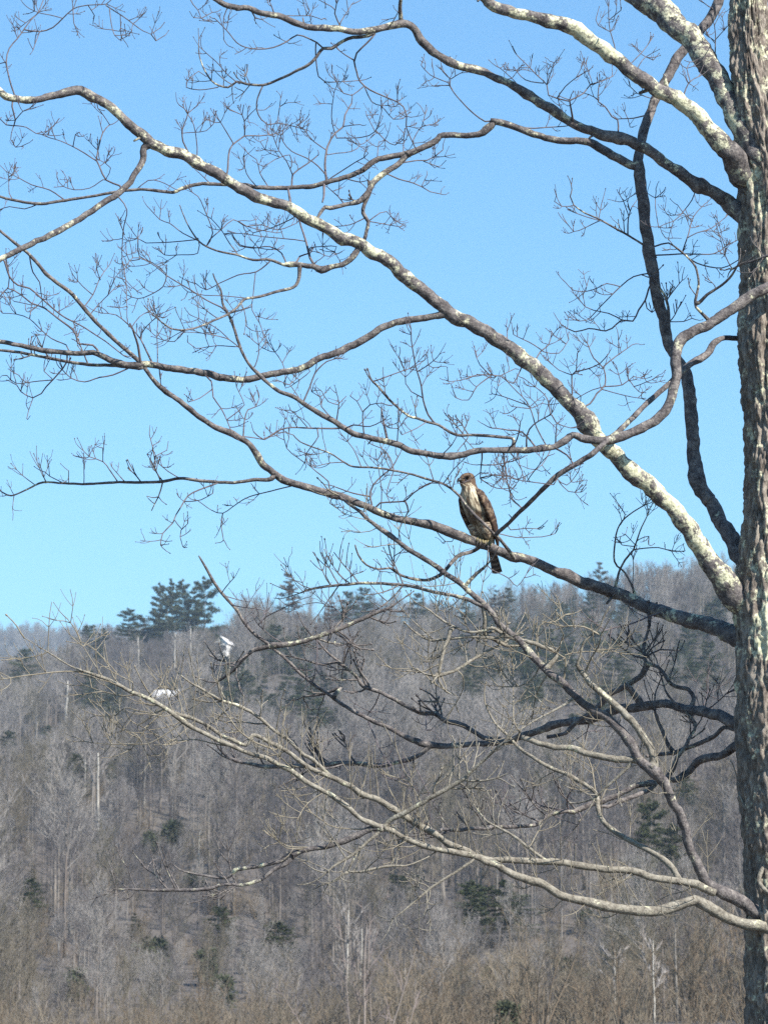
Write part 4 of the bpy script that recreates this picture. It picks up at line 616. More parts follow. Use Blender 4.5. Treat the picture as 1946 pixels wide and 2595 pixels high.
TWIGS = '''
14 A90,575 A60,480 A40,370 A60,290 A110,230 A150,170 A190,120 A235,70 A265,0
13 A150,180 A240,190 A320,165 A380,110 A440,55 A530,30 A640,25 A680,-10
11 A640,35 A720,85 A800,140 A860,185 A910,205 A960,170
10 A910,205 A940,245 A990,215
9 A660,60 A670,140 A690,210 A720,240 A760,220
9 A530,30 A570,90
9 A380,110 A300,90 A250,80 A180,50
9 A230,80 A190,110 A130,160
9 A240,190 A200,300
9 A440,55 A445,140 A465,190
8 A725,90 A730,200
10 A35,375 A0,385
14 A75,640 A95,720 A85,755 A40,750 A0,710
10 A90,755 A160,765 A220,800 A290,810
8 A80,770 A65,840 A95,885 A130,880
9 A95,720 A140,670 A180,650
16 A720,1115 A640,1080 A600,1000 A580,960 A590,900 A620,800 A660,750
12 A580,965 A510,920 A440,880 A370,850 A310,830
9 A440,880 A455,810 A480,795
8 A660,750 A620,690 A590,650
9 A620,1080 A540,1130 A450,1140 A380,1120 A355,1095
7 A640,1070 A665,1010 A600,960
12 A390,1200 A300,1140 A190,1110 A120,1070 A60,1040
10 A230,1225 A150,1255 A60,1240 A0,1260
9 A80,1200 A60,1160 A55,1060
10 A820,1140 A890,1085 A960,1090 A1020,1115 A1060,1140
14 A1130,910 A1100,850 A1095,780 A1130,680 A1080,630
9 A1130,680 A1190,630
10 A1185,930 A1180,840 A1165,750 A1130,690
8 A1095,800 A1160,795 A1240,785 A1285,740
16 A1365,1040 A1380,900 A1420,850 A1470,815 A1560,815 A1650,805
11 A1400,860 A1350,770 A1310,710
11 A1470,815 A1470,730 A1455,690 A1380,660
8 A1455,690 A1465,630
9 A1465,730 A1510,680
10 A1260,1100 A1200,1040
9 A1440,505 A1370,450 A1300,370 A1220,300
9 A1310,525 A1200,540 A1120,525 A1120,495 A1195,430 A1240,460
9 A1345,240 A1345,100
10 A1140,-10 A1190,60 A1210,110 A1170,105
9 A1210,110 A1275,75
10 A735,1670 A740,1400 A765,1260
8 A750,1410 A715,1330
10 A1200,1450 A1100,1400 A1020,1340 A960,1315 A900,1250
10 A1180,1440 A1060,1450 A880,1460 A830,1430 A790,1380
10 A1659,1400 A1560,1380 A1460,1350 A1400,1320 A1330,1380 A1260,1440
12 A1240,1480 A1280,1400 A1230,1260 A1190,1180 A1150,1150
10 A1430,1530 A1380,1460 A1330,1380 A1270,1310
9 A1190,1430 A1190,1520 A1060,1530 A990,1530 A950,1500
10 A1659,1500 A1560,1490 A1440,1470 A1390,1400
10 A830,1470 A840,1540 A920,1580 A1000,1640
9 A840,1560 A780,1570 A760,1490
9 B930,140 B970,70
13 B620,150 B590,80 B600,20 B615,-10
10 B625,130 B670,60 B690,25
9 B590,60 B570,40 B500,0
12 B220,70 B200,10
9 B270,95 B380,95 B440,95 B510,115
8 B380,95 B370,50
8 B420,90 B440,60
14 B90,70 B110,110 B150,120
14 B520,290 B480,255 B430,230 B365,210 B300,250 B220,285 B130,295 B60,285 B0,255 A1360,180 A1290,110
12 B475,260 B475,340 B490,460 B530,490 B640,490 B730,485
16 B830,205 B780,260 B720,320 B705,370 B720,430 B740,490 B800,540 B880,575 B960,610 B1000,640 B1020,700 B1015,760 B1040,820 B1070,890
12 B700,360 B650,330 B600,290
10 B760,520 B690,575 B640,560 B605,520 B600,490 B575,440
10 B770,530 B810,610 B870,635 B940,630
9 B965,610 B960,540
13 B160,510 B125,590 B120,660 B150,720 B190,750 B250,740 B380,770
9 B245,735 B260,640 B265,590
8 B870,640 B890,660 B940,715 B980,715
13 B1490,730 B1420,680 B1350,610 B1280,520 B1275,470 B1230,420
9 B1275,515 B1190,515
9 B1275,500 B1160,450 B1110,390
9 B1285,475 B1340,440
20 B540,1095 B530,990 B545,880 B590,800 B640,760 B650,690 B690,620
9 B590,800 B570,700 B585,560
9 B640,760 B740,750
10 B535,900 B460,850 B400,770
12 B540,1060 B490,1000 B420,950 B330,910 B280,850 B260,790
9 B545,930 B600,920 B690,910 B740,870 B700,820
11 B550,1080 B640,1020 B720,970 B790,920 B720,870
10 B600,830 B640,830 B750,825 B830,790 B870,670
9 B830,790 B780,690
10 B835,785 B890,840 B950,870 B1000,840
16 B330,1125 B335,1050 B370,1020 B430,980 B490,930
10 B335,1050 B300,970 B250,900 B210,790
9 B330,1000 B320,930 B230,960 B170,1000
10 B190,1125 B140,1040 B120,960 B80,930
9 B120,1120 B60,1040 B40,940
8 B250,910 B170,900 B140,850
10 B1000,925 B1000,800
9 B845,960 B850,850
9 B1060,840 B1110,760 B1190,745
8 B1110,760 B1130,690
13 B890,1040 B970,1075 B1060,1100 B1110,1120 B1160,1150 B1225,1165
8 B1110,1120 B1145,1050
13 B980,980 B1080,965 B1140,965 B1190,940 B1240,900
9 B1120,970 B1190,995
12 B660,1075 B740,1095 B790,1085
24 B525,1105 B525,1180 B515,1212
12 B545,1120 B610,1180 B645,1225
26 B310,1130 B325,1240
10 B790,1330 B860,1280 B900,1270 B940,1320
10 B790,1330 B860,1340 B920,1350 B980,1360
11 B765,1310 B680,1350 B600,1360
22 B375,1320 B400,1400 B420,1470 B440,1550 B470,1600
18 B440,1520 B380,1540 B350,1590
13 B300,1590 B270,1520 B200,1480 B100,1490 B20,1480
11 B360,1340 B250,1380 B150,1350 B60,1360 B10,1330
10 B410,1450 B350,1440 B250,1430 B150,1420 B0,1400
9 B440,1490 B520,1480 B600,1480 B560,1540 B500,1520
10 B340,1310 B200,1370 B100,1400
10 C740,300 C710,190 C700,110 C700,40
8 C710,190 C640,150 C625,120
8 C705,120 C775,60
10 C820,400 C900,310 C955,240
9 C870,420 C920,340 C965,360
20 C490,750 C480,680 C465,600
13 C465,610 C390,590 C340,570 C330,510 C260,440 C200,380 C150,330
9 C330,510 C350,440 C375,380
10 C390,590 C440,520 C530,450
10 C310,500 C200,480 C130,400
9 C180,540 C120,470 C50,410
8 C430,700 C400,610
13 C465,605 C550,560 C590,510 C650,490 C720,460
8 C600,500 C565,390
15 C755,830 C755,720 C720,700 C680,640 C640,610 C640,510
13 C755,715 C850,710 C930,690
9 C640,600 C580,570
9 C960,590 C870,560 C830,520
13 C1140,600 C1180,500 C1240,460
10 C1190,490 C1170,410 C1190,370
12 C1335,400 C1340,200 C1330,130
8 C1340,240 C1420,150
8 C1340,250 C1290,210
10 C1340,60 C1300,40 C1250,0
14 C90,750 C250,770 C450,755
9 C490,1235 C420,1240 C375,1210
9 C660,1330 C560,1300 C480,1270
9 C650,1325 C560,1365 C490,1390 C455,1345
8 C640,1310 C660,1220
14 C815,1410 C820,1310 C840,1240
9 C820,1300 C790,1210 C765,1170
14 C975,1535 C1140,1525 C1330,1525 C1400,1480 C1460,1450
9 C1040,1430 C1010,1360 C1090,1330 C1140,1280 C1200,1200
8 C1000,1370 C980,1240 C985,1150
15 C980,1480 C1060,1460 C1130,1510 C1230,1580 C1380,1610 C1480,1560
12 C1140,1520 C1180,1400 C1210,1300 C1280,1220
9 C1170,1430 C1260,1390 C1360,1400 C1400,1490
9 C1205,1330 C1150,1280 C1115,1230
10 C1260,1390 C1320,1370 C1390,1310
16 D30,150 D60,240 D110,290 D180,310 D250,370 D320,430 D400,490 D480,530 D560,580 D640,630 D740,710
18 D600,700 D560,650 D470,640 D460,590 D440,560 D350,490 D270,430 D190,400 D130,350 D50,310 D0,360
11 D470,600 D485,555
11 D420,690 D400,650 D310,610 D230,540 D180,490 D100,465 D20,460
10 D180,490 D190,410
8 D190,410 D90,390
12 D180,110 D200,210 D240,270 D250,340 D260,420
10 D55,300 D60,250 D40,150
12 D500,430 D560,350 D600,250 D650,180
10 D540,470 D620,380 D700,300
9 D560,350 D500,300 D450,240
8 D605,260 D580,190
8 D650,350 D690,250
24 D850,780 D830,650 D800,560 D780,520
18 D920,770 D880,680 D850,620 D820,580
12 D790,540 D700,470 D620,460
10 D950,780 D945,600 D950,500 D930,430
9 D790,550 D840,480 D900,450 D980,490
9 D840,610 D880,540 D950,480
10 D765,480 D760,300 D740,150
13 D1370,450 D1340,430 D1240,380 D1130,310 D1060,270 D1000,230 D940,180 D870,140 D800,130 D760,180
10 D1000,240 D980,300 D900,350 D830,370 D760,350
9 D1480,370 D1360,355 D1230,350 D1130,330
12 D1620,150 D1540,210 D1430,230 D1320,280 D1240,320 D1180,280
9 D1535,210 D1520,360 D1515,440 D1560,520 D1600,620
9 D1515,420 D1390,460
10 D1450,680 D1380,620 D1280,590 D1120,570
9 D1430,660 D1300,655 D1180,670 D1130,635
9 D1380,620 D1290,540 D1150,470
9 D1110,565 D1050,630 D980,620
10 D1530,780 D1555,700 D1550,610
14 D790,780 D680,830 D600,845 D510,870 D430,850 D380,800
14 D405,690 D405,750 D380,790 D320,860 D280,900 D250,940 D200,965 D130,930 D105,890
8 D200,970 D175,1040 D165,1090
10 D320,860 D200,870 D100,880 D45,830
8 D310,850 D265,810 D265,770
10 D960,790 D970,890
14 D1210,815 D1270,870 D1280,960 D1330,1030 D1390,1170
10 D1270,920 D1200,970 D1130,990
10 D1370,1095 D1430,1050 D1470,1010 D1420,900
14 D1460,1210 D1470,1100 D1490,1040 D1540,1020 D1560,970
8 D1540,1020 D1520,960
11 D1460,1200 D1540,1210 D1590,1220 D1659,1180
9 D380,1478 D300,1440 D275,1415
8 D280,1480 D255,1400
8 D415,1480 D415,1405
8 D505,1480 D505,1375
11 D710,1475 D660,1400 D620,1350 D540,1320 D505,1285
8 D620,1350 D620,1270
10 D755,1475 D680,1390
11 D965,1470 D930,1380 D885,1305
12 D935,1380 D925,1290 D900,1190
8 D930,1320 D1005,1280
9 D1080,1450 D1010,1410 D950,1360
14 D1320,1475 D1200,1520 D1130,1555 D1090,1620 D1060,1670 D1040,1720 D980,1780 D965,1850
9 D1110,1590 D1210,1580 D1280,1540
11 D1190,1585 D1270,1640 D1340,1660 D1430,1600 D1500,1560 D1659,1520 D1780,1490
10 D1340,1660 D1330,1730 D1345,1820
9 D1050,1700 D1095,1755 D1130,1720
8 D1090,1760 D1085,1800 D1100,1860
15 E400,990 E440,900 E470,820 E540,750 E620,725
8 E440,810 E350,880
9 E380,980 E320,890 E280,880
9 E290,900 E290,800 E250,720 E190,640
12 E600,1110 E615,1000 E600,940
9 E615,1000 E655,960
11 E570,1090 E510,1020 E500,960 E450,930
8 E610,1010 E550,990 E510,930
13 E765,1190 E755,1050 E800,1010 E870,1000
9 E755,1050 E720,990 E680,960
13 E885,1100 E800,1140 E700,1130 E650,1150
24 E905,1230 E885,1130 E870,1040
10 E965,1240 E970,1150 E970,1080
16 E620,1150 E450,1150 E330,1145 E240,1170 E160,1215 E100,1170
9 E430,1150 E370,1080 E320,1040
9 E1140,1110 E1080,1150 E990,1190
16 E1200,1130 E1150,1070 E1120,980 E1110,900 E1080,800 E1060,700 E1045,560
11 E820,870 E900,840 E1000,805 E1070,780 E1130,740
8 E1010,810 E975,720
10 E1120,970 E1050,930 E1015,880 E1015,810
10 E1085,810 E1150,770 E1205,720
8 E1320,1190 E1290,1130 E1275,1090
8 E1350,1190 E1380,1130
10 E1659,880 E1590,840 E1520,830 E1440,830 E1350,860 E1270,870
9 E1520,830 E1460,770 E1430,690
11 E1520,840 E1440,900 E1390,980 E1320,970
9 E640,1355 E560,1360 E480,1380
12 E940,1400 E920,1330 E870,1270 E820,1250
16 E810,1610 E800,1560 E820,1490 E880,1430 E930,1390 E970,1320
10 E410,1350 E420,1300 E490,1200
9 E410,1360 E370,1330 E300,1270 E280,1180
12 E560,1530 E550,1470 E480,1410 E420,1360
10 E750,1385 E700,1270 E640,1200
9 E860,1650 E870,1530 E840,1320
14 E800,1560 E700,1540 E560,1490
15 E830,1630 E860,1600 E1000,1590 E1020,1580 E1060,1540 E1160,1480 E1250,1490
16 E1010,1590 E1030,1650 E1010,1690
9 E940,1410 E900,1550 E920,1600
10 E1240,1480 E1300,1400 E1350,1350
14 E1470,1290 E1470,1330 E1460,1450
12 E1465,1370 E1540,1370 E1659,1350
12 E1460,1450 E1550,1430 E1659,1440
10 E1470,1460 E1560,1510 E1659,1510
14 E1600,1290 E1630,1500 E1659,1560
10 E1230,1310 E1290,1250 E1320,1200
9 E1340,1190 E1420,1270
14 F240,780 F290,690 F340,650 F360,570
10 F300,680 F220,630 F130,590
9 F310,690 F400,700 F460,620
10 F90,640 F90,540
14 F480,970 F480,830 F500,810 F580,790 F650,760 F700,700
9 F480,830 F400,800 F340,740
9 F505,810 F510,700
16 F500,1040 F590,1000 F630,940 F680,890 F670,790 F610,730 F570,640
12 F670,780 F740,720 F840,650
9 F760,710 F760,620
12 F680,900 F780,890 F850,840 F890,850
8 F780,890 F750,800
9 F670,920 F800,955 F900,970
9 F830,870 F850,900 F960,860
9 F510,970 F600,920 F680,900
16 F950,290 F920,380 F880,440 F845,505 F780,500 F720,550 F680,565 F580,550 F500,570 F420,530
11 F780,500 F700,460 F610,440 F560,420 F520,375
12 F940,220 F850,240 F780,290 F700,370 F640,430 F570,500 F500,500
10 F770,300 F690,280 F630,310 F560,330 F490,320 F440,275
8 F560,330 F575,260
11 F920,380 F930,430 F960,455 F1030,390
10 F1055,370 F1140,260
8 F1100,310 F1065,270
10 F1065,510 F1150,510 F1200,490
10 F1440,190 F1400,110 F1370,0
12 F330,1260 F270,1150 F240,1060 F210,990 F150,930 F100,880 F60,830 F0,850
16 F210,1290 F210,1190 F250,1130 F340,1075 F360,1060
11 F350,1070 F330,970 F260,900 F190,850
12 F360,1070 F390,1120 F470,1145
9 F390,1120 F380,1240
10 F210,1010 F100,970 F0,940
9 F225,1030 F120,1020
8 F240,1030 F300,1000
9 F60,830 F140,790
16 F260,1260 F180,1170 F100,1160 F0,1150
14 F100,1270 F140,1240 F160,1180 F170,1110
18 F370,1265 F450,1310 F490,1370
9 F350,1280 F300,1370 F200,1440
10 F400,1440 F370,1490 F300,1480 F160,1460 F100,1440 F0,1430
9 F80,1440 F60,1380 F130,1330
9 F190,1470 F180,1400 F130,1320
9 F210,1470 F260,1400 F330,1320
9 F390,1450 F450,1490 F520,1410
9 F400,1470 F460,1530 F530,1535
14 F190,1640 F120,1570 F100,1490 F60,1440
11 I850,340 I1000,325 I1080,350 I1160,345
9 I850,320 I780,310 I770,290
8 I860,310 I800,250
9 I770,190 I800,130 I760,75
8 I880,280 I940,260 I940,310
8 I845,600 I850,380
9 I0,460 I100,510 I150,560 I210,480
9 I110,220 I200,210 I270,215
10 I30,240 I150,265 I300,260 I380,240
14 I280,1010 I280,800 I380,770 I440,730
16 I640,850 I550,800 I430,800
16 I660,830 I720,810 I850,780 I930,745 I1070,700
16 I560,1080 I600,980 I640,920 I660,840
10 I630,940 I700,940 I760,960
9 I600,1000 I650,1060
18 I390,960 I430,850
18 I430,1120 I440,990 I390,960
14 I290,1030 I240,1120 I160,1160 I40,1160
15 I330,1090 I270,1200 I240,1350
11 I440,970 I560,950 I690,960
9 I430,740 I400,640
12 I130,1040 I130,1360
12 I560,1460 I590,1360
11 I1150,1310 I1250,1300 I1300,1180
14 I1190,1340 I1320,1280 I1410,1200
14 I1480,1160 I1560,1060
14 L460,370 L450,300 L510,220
12 L460,380 L300,350 L220,300 L100,350 L30,330
12 L490,490 L540,430
12 L230,590 L290,480
16 L620,260 L610,190 L600,120 L570,50
16 G1659,1540 G1540,1500 G1440,1430 G1350,1310
12 G980,1300 G930,1320 G850,1310 G750,1290 G700,1330 G630,1340
9 G750,1300 G790,1370 G870,1410 G920,1440
10 G1100,1380 G900,1500 G750,1505 G600,1505 G500,1490
13 G1000,1290 G890,1400 G840,1470 G790,1540
12 G840,1210 G740,1215 G620,1190 G500,1150
9 G880,1240 G960,1160 G1040,1180
12 G620,1105 G590,1060 G540,980 G490,900
10 G490,900 G450,810 G410,755
12 G1400,1520 G1310,1510 G1180,1480 G1040,1490
14 G540,1075 G400,1070 G280,1080 G150,1095 G0,1120
9 G800,1190 G800,1140 G690,1080
9 G1340,590 G1400,510
9 G1360,620 G1430,640 G1500,655
9 G1390,670 G1440,680 G1520,690
12 H480,870 H480,1010 H460,1120
12 H790,1370 H820,1440 H870,1560 H930,1640
12 H860,1190 H830,1270 H780,1340
11 H1140,1320 H1140,1420
10 H930,1055 H1090,1060 H1170,1130 H1260,1180
10 H1300,1290 H1360,1170 H1350,1090
11 H1190,1140 H1160,1050 H1150,960
10 H1500,1270 H1560,1310 H1659,1370
12 K960,10 K1010,150 K1100,320 K1150,460
12 K1060,90 K1130,230 K1200,370
11 K560,250 K430,330 K360,440
11 K790,490 K600,480 K520,440 K450,390
10 K420,610 K300,600 K250,560
12 K440,600 K300,590 K230,540
10 K200,0 K290,80 K340,140
12 K620,130 K520,60 K440,0
11 K860,110 K870,160 K950,195 K1020,170
10 H130,790 H200,850 H280,900
9 H180,740 H260,700 H340,660
9 H560,660 H620,720 H710,770
10 H150,780 H165,730
9 H610,490 H650,525
9 H690,545 H680,460
8 H840,540 H870,440
11 H940,450 H945,300 H920,210
9 H940,380 H1000,340
12 H800,80 H780,20
9 H560,60 H600,90
8 H640,90 H700,120 H740,110
8 H1200,230 H1250,290 H1290,290
'''
# ------------------------------------------------------------------ the near tree
TREE_Y = 15.3
def parse_pts(tokens):
    out = []
    for tk in tokens:
        dep = None
        if '@' in tk: tk, d_ = tk.split('@'); dep = float(d_)
        q = tk[1:].split(','); ox, oy = TILE[tk[0]]
        out.append([ox + float(q[0]) * ZK, oy + float(q[1]) * ZK, float(q[2]) * ZK if len(q) > 2 else None, dep])
    return out
def spline(P, step):
    """Catmull-Rom through rows (x, y, w, d), resampled about every `step` px"""
    P = np.asarray(P, float); n = len(P); out = []
    for i in range(n - 1):
        p0, p1, p2, p3 = P[max(i-1, 0)], P[i], P[i+1], P[min(i+2, n-1)]
        m = max(1, int(math.hypot(*(p2 - p1)[:2]) / step))
        for k in range(m):
            t = k / m
            out.append(.5 * ((2*p1) + (-p0+p2)*t + (2*p0-5*p1+4*p2-p3)*t*t + (-p0+3*p1-3*p2+p3)*t**3))
    out.append(P[-1]); return np.array(out)
def fill(vals, s):
    """linear fill of None along arc length s"""
    idx = [i for i, v in enumerate(vals) if v is not None]
    return np.interp(s, [s[i] for i in idx], [vals[i] for i in idx])

def sstep(t): t = np.clip(t, 0, 1); return t * t * (3 - 2 * t)
TRUNK_BASE = at(1990, 3400, TREE_Y); TRUNK_BASE[2] = 0.0
tree = empty('bare_tree', TRUNK_BASE)
tag(tree, 'big bare grey tree with lichen spotted limbs and the hawk in it', 'tree')
M2PX = FPX / (TREE_Y / math.cos(PITCH))      # px per metre at the tree (about)

# trunk: left and right edges in photo px
TR = [(-2300, 1893, 1899), (-1500, 1872, 1912), (-500, 1835, 1925), (-250, 1845, 1933), (0, 1853, 1942), (130, 1850, 1950), (250, 1848, 1985), (350, 1856, 2020), (450, 1862, 2040), (560, 1868, 2045), (650, 1872, 2037), (760, 1876, 2027), (880, 1866, 2022), (980, 1876, 2032), (1080, 1884, 2038), (1250, 1884, 2047), (1400, 1872, 2057), (1465, 1856, 2062), (1530, 1852, 2067), (1620, 1860, 2072), (1760, 1859, 2076), (1900, 1862, 2080), (2050, 1871, 2084), (2200, 1882, 2088), (2400, 1892, 2092), (2600, 1894, 2098), (2900, 1892, 2104), (3200, 1880, 2122), (3330, 1862, 2144), (3440, 1820, 2187), (3520, 1750, 2262)]
TRa = np.array(TR, float)
def build_trunk():
    ys = np.r_[np.arange(-2300, -500, 25.0), np.arange(-500, 3520, 5.0)]; L_ = np.interp(ys, TRa[:, 0], TRa[:, 1]); R_ = np.interp(ys, TRa[:, 0], TRa[:, 2])
    k = np.ones(25) / 25; pad = lambda a: np.convolve(np.pad(a, 12, mode='edge'), k, 'valid')
    L_, R_ = pad(L_), pad(R_)
    S = 200; th = np.arange(S) * 2 * math.pi / S
    V = np.empty((len(ys), S, 3))
    for i, y in enumerate(ys):
        c = at((L_[i] + R_[i]) / 2, y, TREE_Y) - TRUNK_BASE
        r = (R_[i] - L_[i]) / 2 / M2PX - .012
        for j in range(S):
            ct, st = math.cos(th[j]), math.sin(th[j])
            q = Vector((ct * r, st * r, c[2]))
            warp = .022 * mnoise.noise(Vector((q.x * 6, q.y * 6, q.z * 3)))
            w = q.z * 1.0 + warp * 40
            jog = .9 * mnoise.noise(Vector((ct * 3, st * 3, q.z * 5.5)))
            rid = 1 - abs(mnoise.noise(Vector((ct * 3.5 + jog * .7, st * 3.5 + jog * .7, q.z * 2.6)))) * 2.4
            rid2 = 1 - abs(mnoise.noise(Vector((ct * 8.5 + 7 + jog, st * 8.5, q.z * 8.5)))) * 2.2
            plate = mnoise.noise(Vector((ct * 4 + 3 + jog * .4, st * 4, q.z * 7 + ct * 3))); plate = max(-.35, min(.35, plate * 1.8))
            fine = mnoise.noise(Vector((q.x * 55, q.y * 55, q.z * 36))) + .6 * mnoise.noise(Vector((q.x * 120, q.y * 120, q.z * 70)))
            big = mnoise.noise(Vector((ct * 1.2, st * 1.2, q.z * 1.1 + 5)))
            cut = .45 + .55 * sstep(.5 + 1.4 * mnoise.noise(Vector((ct * 2.3, st * 2.3, q.z * 2.2 + 9))))
            d = -.024 * max(rid, 0) ** 2.4 * cut - .014 * max(rid2, 0) ** 2.2 + .016 * plate + .0075 * fine + .030 * big + .012
            V[i, j] = c + np.array((ct * (r + d), st * (r + d), 0))
    mb = MB(); f = []
    for i in range(len(ys) - 1):
        for j in range(S):
            q = (j + 1) % S
            f.append((i * S + q, i * S + j, (i + 1) * S + j, (i + 1) * S + q))
    f.append(tuple(range(S)))
    lich = np.interp(ys, [-500, 200, 620, 900, 1250, 1500, 1530, 1680, 1760, 2700], [.2, .25, .36, .2, .1, .3, .95, .85, .12, .1])
    face = .12 + .88 * sstep((np.cos(th) * .75 - np.sin(th) * .66 + .15) / .5)          # crusts keep to the lit side
    blotch = np.array([[mnoise.noise(Vector((math.cos(t) * 1.7, math.sin(t) * 1.7, y * .011))) for t in th] for y in ys])
    la = np.maximum(np.minimum(lich, .3)[:, None] * (1 + .8 * blotch), (lich * (lich > .5))[:, None] * face[None] * sstep((blotch + .28) / .25))
    mb.add(V.reshape(-1, 3), f, la.ravel())
    return mb.build('trunk', M_TRUNK, tree, smooth=True)
build_trunk()

curves = []                                   # everything drawn so far: dict(px, w, d, obj)
def nearest(x, y, minw=0.0, skip=None):
    best = (1e9, None, 0)
    for c in curves:
        if c is skip or c['wm'] < minw: continue
        q = c['px']; k = np.argmin((q[:, 0] - x) ** 2 + (q[:, 1] - y) ** 2)
        e = math.hypot(q[k, 0] - x, q[k, 1] - y) - q[k, 2] * .4
        if e < best[0]: best = (e, c, k)
    return best
def to3d(S):
    P = np.array([at(x, y, TREE_Y + d) for x, y, w, d in S])
    r = S[:, 2] / 2 / M2PX * (TREE_Y + S[:, 3]) / TREE_Y
    return P - TRUNK_BASE, r

class Rand:
    def __init__(s, seed): s.r = random.Random(seed)
rt = random.Random(5)
def bud(mb, p, d, r):
    q = p + d * r * 3.2
    mb.tube([p, p + d * r * 1.2, p + d * r * 2.4, q], [r * .6, r * 1.15, r * .8, r * .2], 4, close=True)
def shoot(mb, p, d, length, r, lvl):
    """a short maple shoot: bends upward, opposite side shoots, buds at the tip"""
    n = 4; pts = [p]; dd = d.copy(); up = np.array((0, 0, 1.))
    kink = np.array([rt.uniform(-1, 1) for _ in range(3)]) * .34
    for i in range(n):
        dd = unit(dd + up * .13 + kink * rt.uniform(-1, 1.6)); pts.append(pts[-1] + dd * length / n)
    rr = np.linspace(r, r * .62, n + 1); mb.tube(pts, rr, 4, close=False)
    if lvl > 0:
        for i in ((2, 3) if rt.random() < .6 else (2,)):
            ax = unit(np.cross(dd, np.array([rt.uniform(-1, 1) for _ in range(3)])))
            for sg in (-1, 1):
                if rt.random() < .82:
                    shoot(mb, pts[i], unit(dd * .75 + sg * ax * .75 + up * .12), length * rt.uniform(.35, .62), r * .75, lvl - 1)
    if rt.random() < .75: bud(mb, pts[-1], dd, r * 1.1)
    return pts[-1], dd
def dress(mb, P, r, n_side, ln, lvl, start=.35, tip=True):
    """side shoots along a finished twig and a forked tip"""
    n = len(P); up = np.array((0, 0, 1.)); a = .085 / 16
    if n < 3: return
    s = np.r_[0, np.cumsum(np.linalg.norm(np.diff(P, axis=0), axis=1))]; s /= s[-1]
    for _ in range(n_side):
        u = rt.uniform(start, .97); i = min(int(np.searchsorted(s, u)), n - 2)
        t = unit(P[min(i + 1, n - 1)] - P[i - 1] if i else P[1] - P[0])
        ax = unit(np.cross(t, np.array([rt.uniform(-.5, .5), rt.uniform(-1.2, 1.2), rt.uniform(-.5, .5)])))
        if rt.random() < .68 and ax[2] < 0: ax = -ax
        for sg in ((1, -1) if rt.random() < .3 else (1,)):
            shoot(mb, P[i], unit(t * .6 + ax * sg * .9), ln * rt.uniform(.5, 1.25), max(min(r[i] * .5, .0062), .0021), lvl)
    if tip:
        t = unit(P[-1] - P[-2])
        for k in range(rt.choice((1, 2, 2, 3))):
            ax = np.array([rt.uniform(-.75, .75), rt.uniform(-.7, .7), rt.uniform(-.55, .75)])
            shoot(mb, P[-1], unit(t + ax), ln * rt.uniform(.4, .95), max(r[-1] * .85, .0022), max(lvl - 1, 0))

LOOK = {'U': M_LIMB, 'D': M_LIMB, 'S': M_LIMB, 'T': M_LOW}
# --- limbs
for line in LIMBS.strip().splitlines():
    look, label, lich, d1, pts = line.split('|'); P = parse_pts(pts.split())
    xy = np.array([p[:2] for p in P]); s = np.r_[0, np.cumsum(np.hypot(*np.diff(xy, axis=0).T))]
    w = fill([p[2] for p in P], s); dl = [p[3] for p in P]
    if dl[0] is None: dl[0] = 0.0
    if dl[-1] is None: dl[-1] = float(d1)
    d = fill(dl, s)
    S = spline(np.c_[xy, w * .96, d], 9.0)
    ph = rt.uniform(0, 9)
    S[:, 2] *= 1 + .06 * np.array([mnoise.noise(Vector((i * .11 + ph, 0, 0))) for i in range(len(S))])
    for _ in range(max(2, len(S) // 22)):                     # knots and old branch scars
        k_ = rt.uniform(.08, .97) * len(S); S[:, 2] *= 1 + rt.uniform(.07, .2) * np.exp(-((np.arange(len(S)) - k_) / rt.uniform(.9, 2.0)) ** 2)
    S[:, 0] += np.array([mnoise.noise(Vector((i * .16, ph, 3))) + .5 * mnoise.noise(Vector((i * .41, ph, 3))) for i in range(len(S))]) * S[:, 2] * .19
    S[:, 1] += np.array([mnoise.noise(Vector((i * .16, ph, 8))) + .5 * mnoise.noise(Vector((i * .41, ph, 8))) for i in range(len(S))]) * S[:, 2] * .19
    Q, r = to3d(S)
    lv = float(lich); la = lv * np.clip(.75 + .9 * np.array([mnoise.noise(Vector((i * .055, ph * 3, 1))) for i in range(len(S))]), 0, 1.6)
    mb = MB(); mb.tube(Q, r, 14 if w.max() * 1 > 22 else 9, la, knob=.16)
    for _ in range(rt.choice((1, 2, 3))):                     # broken stubs
        k_ = rt.randrange(len(Q) // 8, len(Q) - 3); t_ = unit(Q[k_ + 1] - Q[k_]); ax = unit(np.cross(t_, np.array([rt.uniform(-1, 1), rt.uniform(-1, 1), rt.uniform(-1, 1)]))); L_ = r[k_] * rt.uniform(1.3, 2.4) + .008
        mb.tube([Q[k_], Q[k_] + ax * r[k_], Q[k_] + (ax + t_ * .3) * L_], [r[k_] * .42, r[k_] * .3, r[k_] * .2], 7, la[k_], knob=.15)
    if look in 'ST':                                          # thin sunlit shoots along the low branches
        tb = MB(); dress(tb, Q, np.full(len(Q), .0046), int(len(Q) / 5.5), .22, 1, .12); sprays = tb
    o = mb.build('branch', LOOK[look], tree)
    o['label'] = label
    if look in 'ST': sprays.build('twig', M_LTWIG, o)['kind'] = 'stuff'
    curves.append(dict(px=S, wm=w.mean(), w=w, obj=o, look=look, main=True))
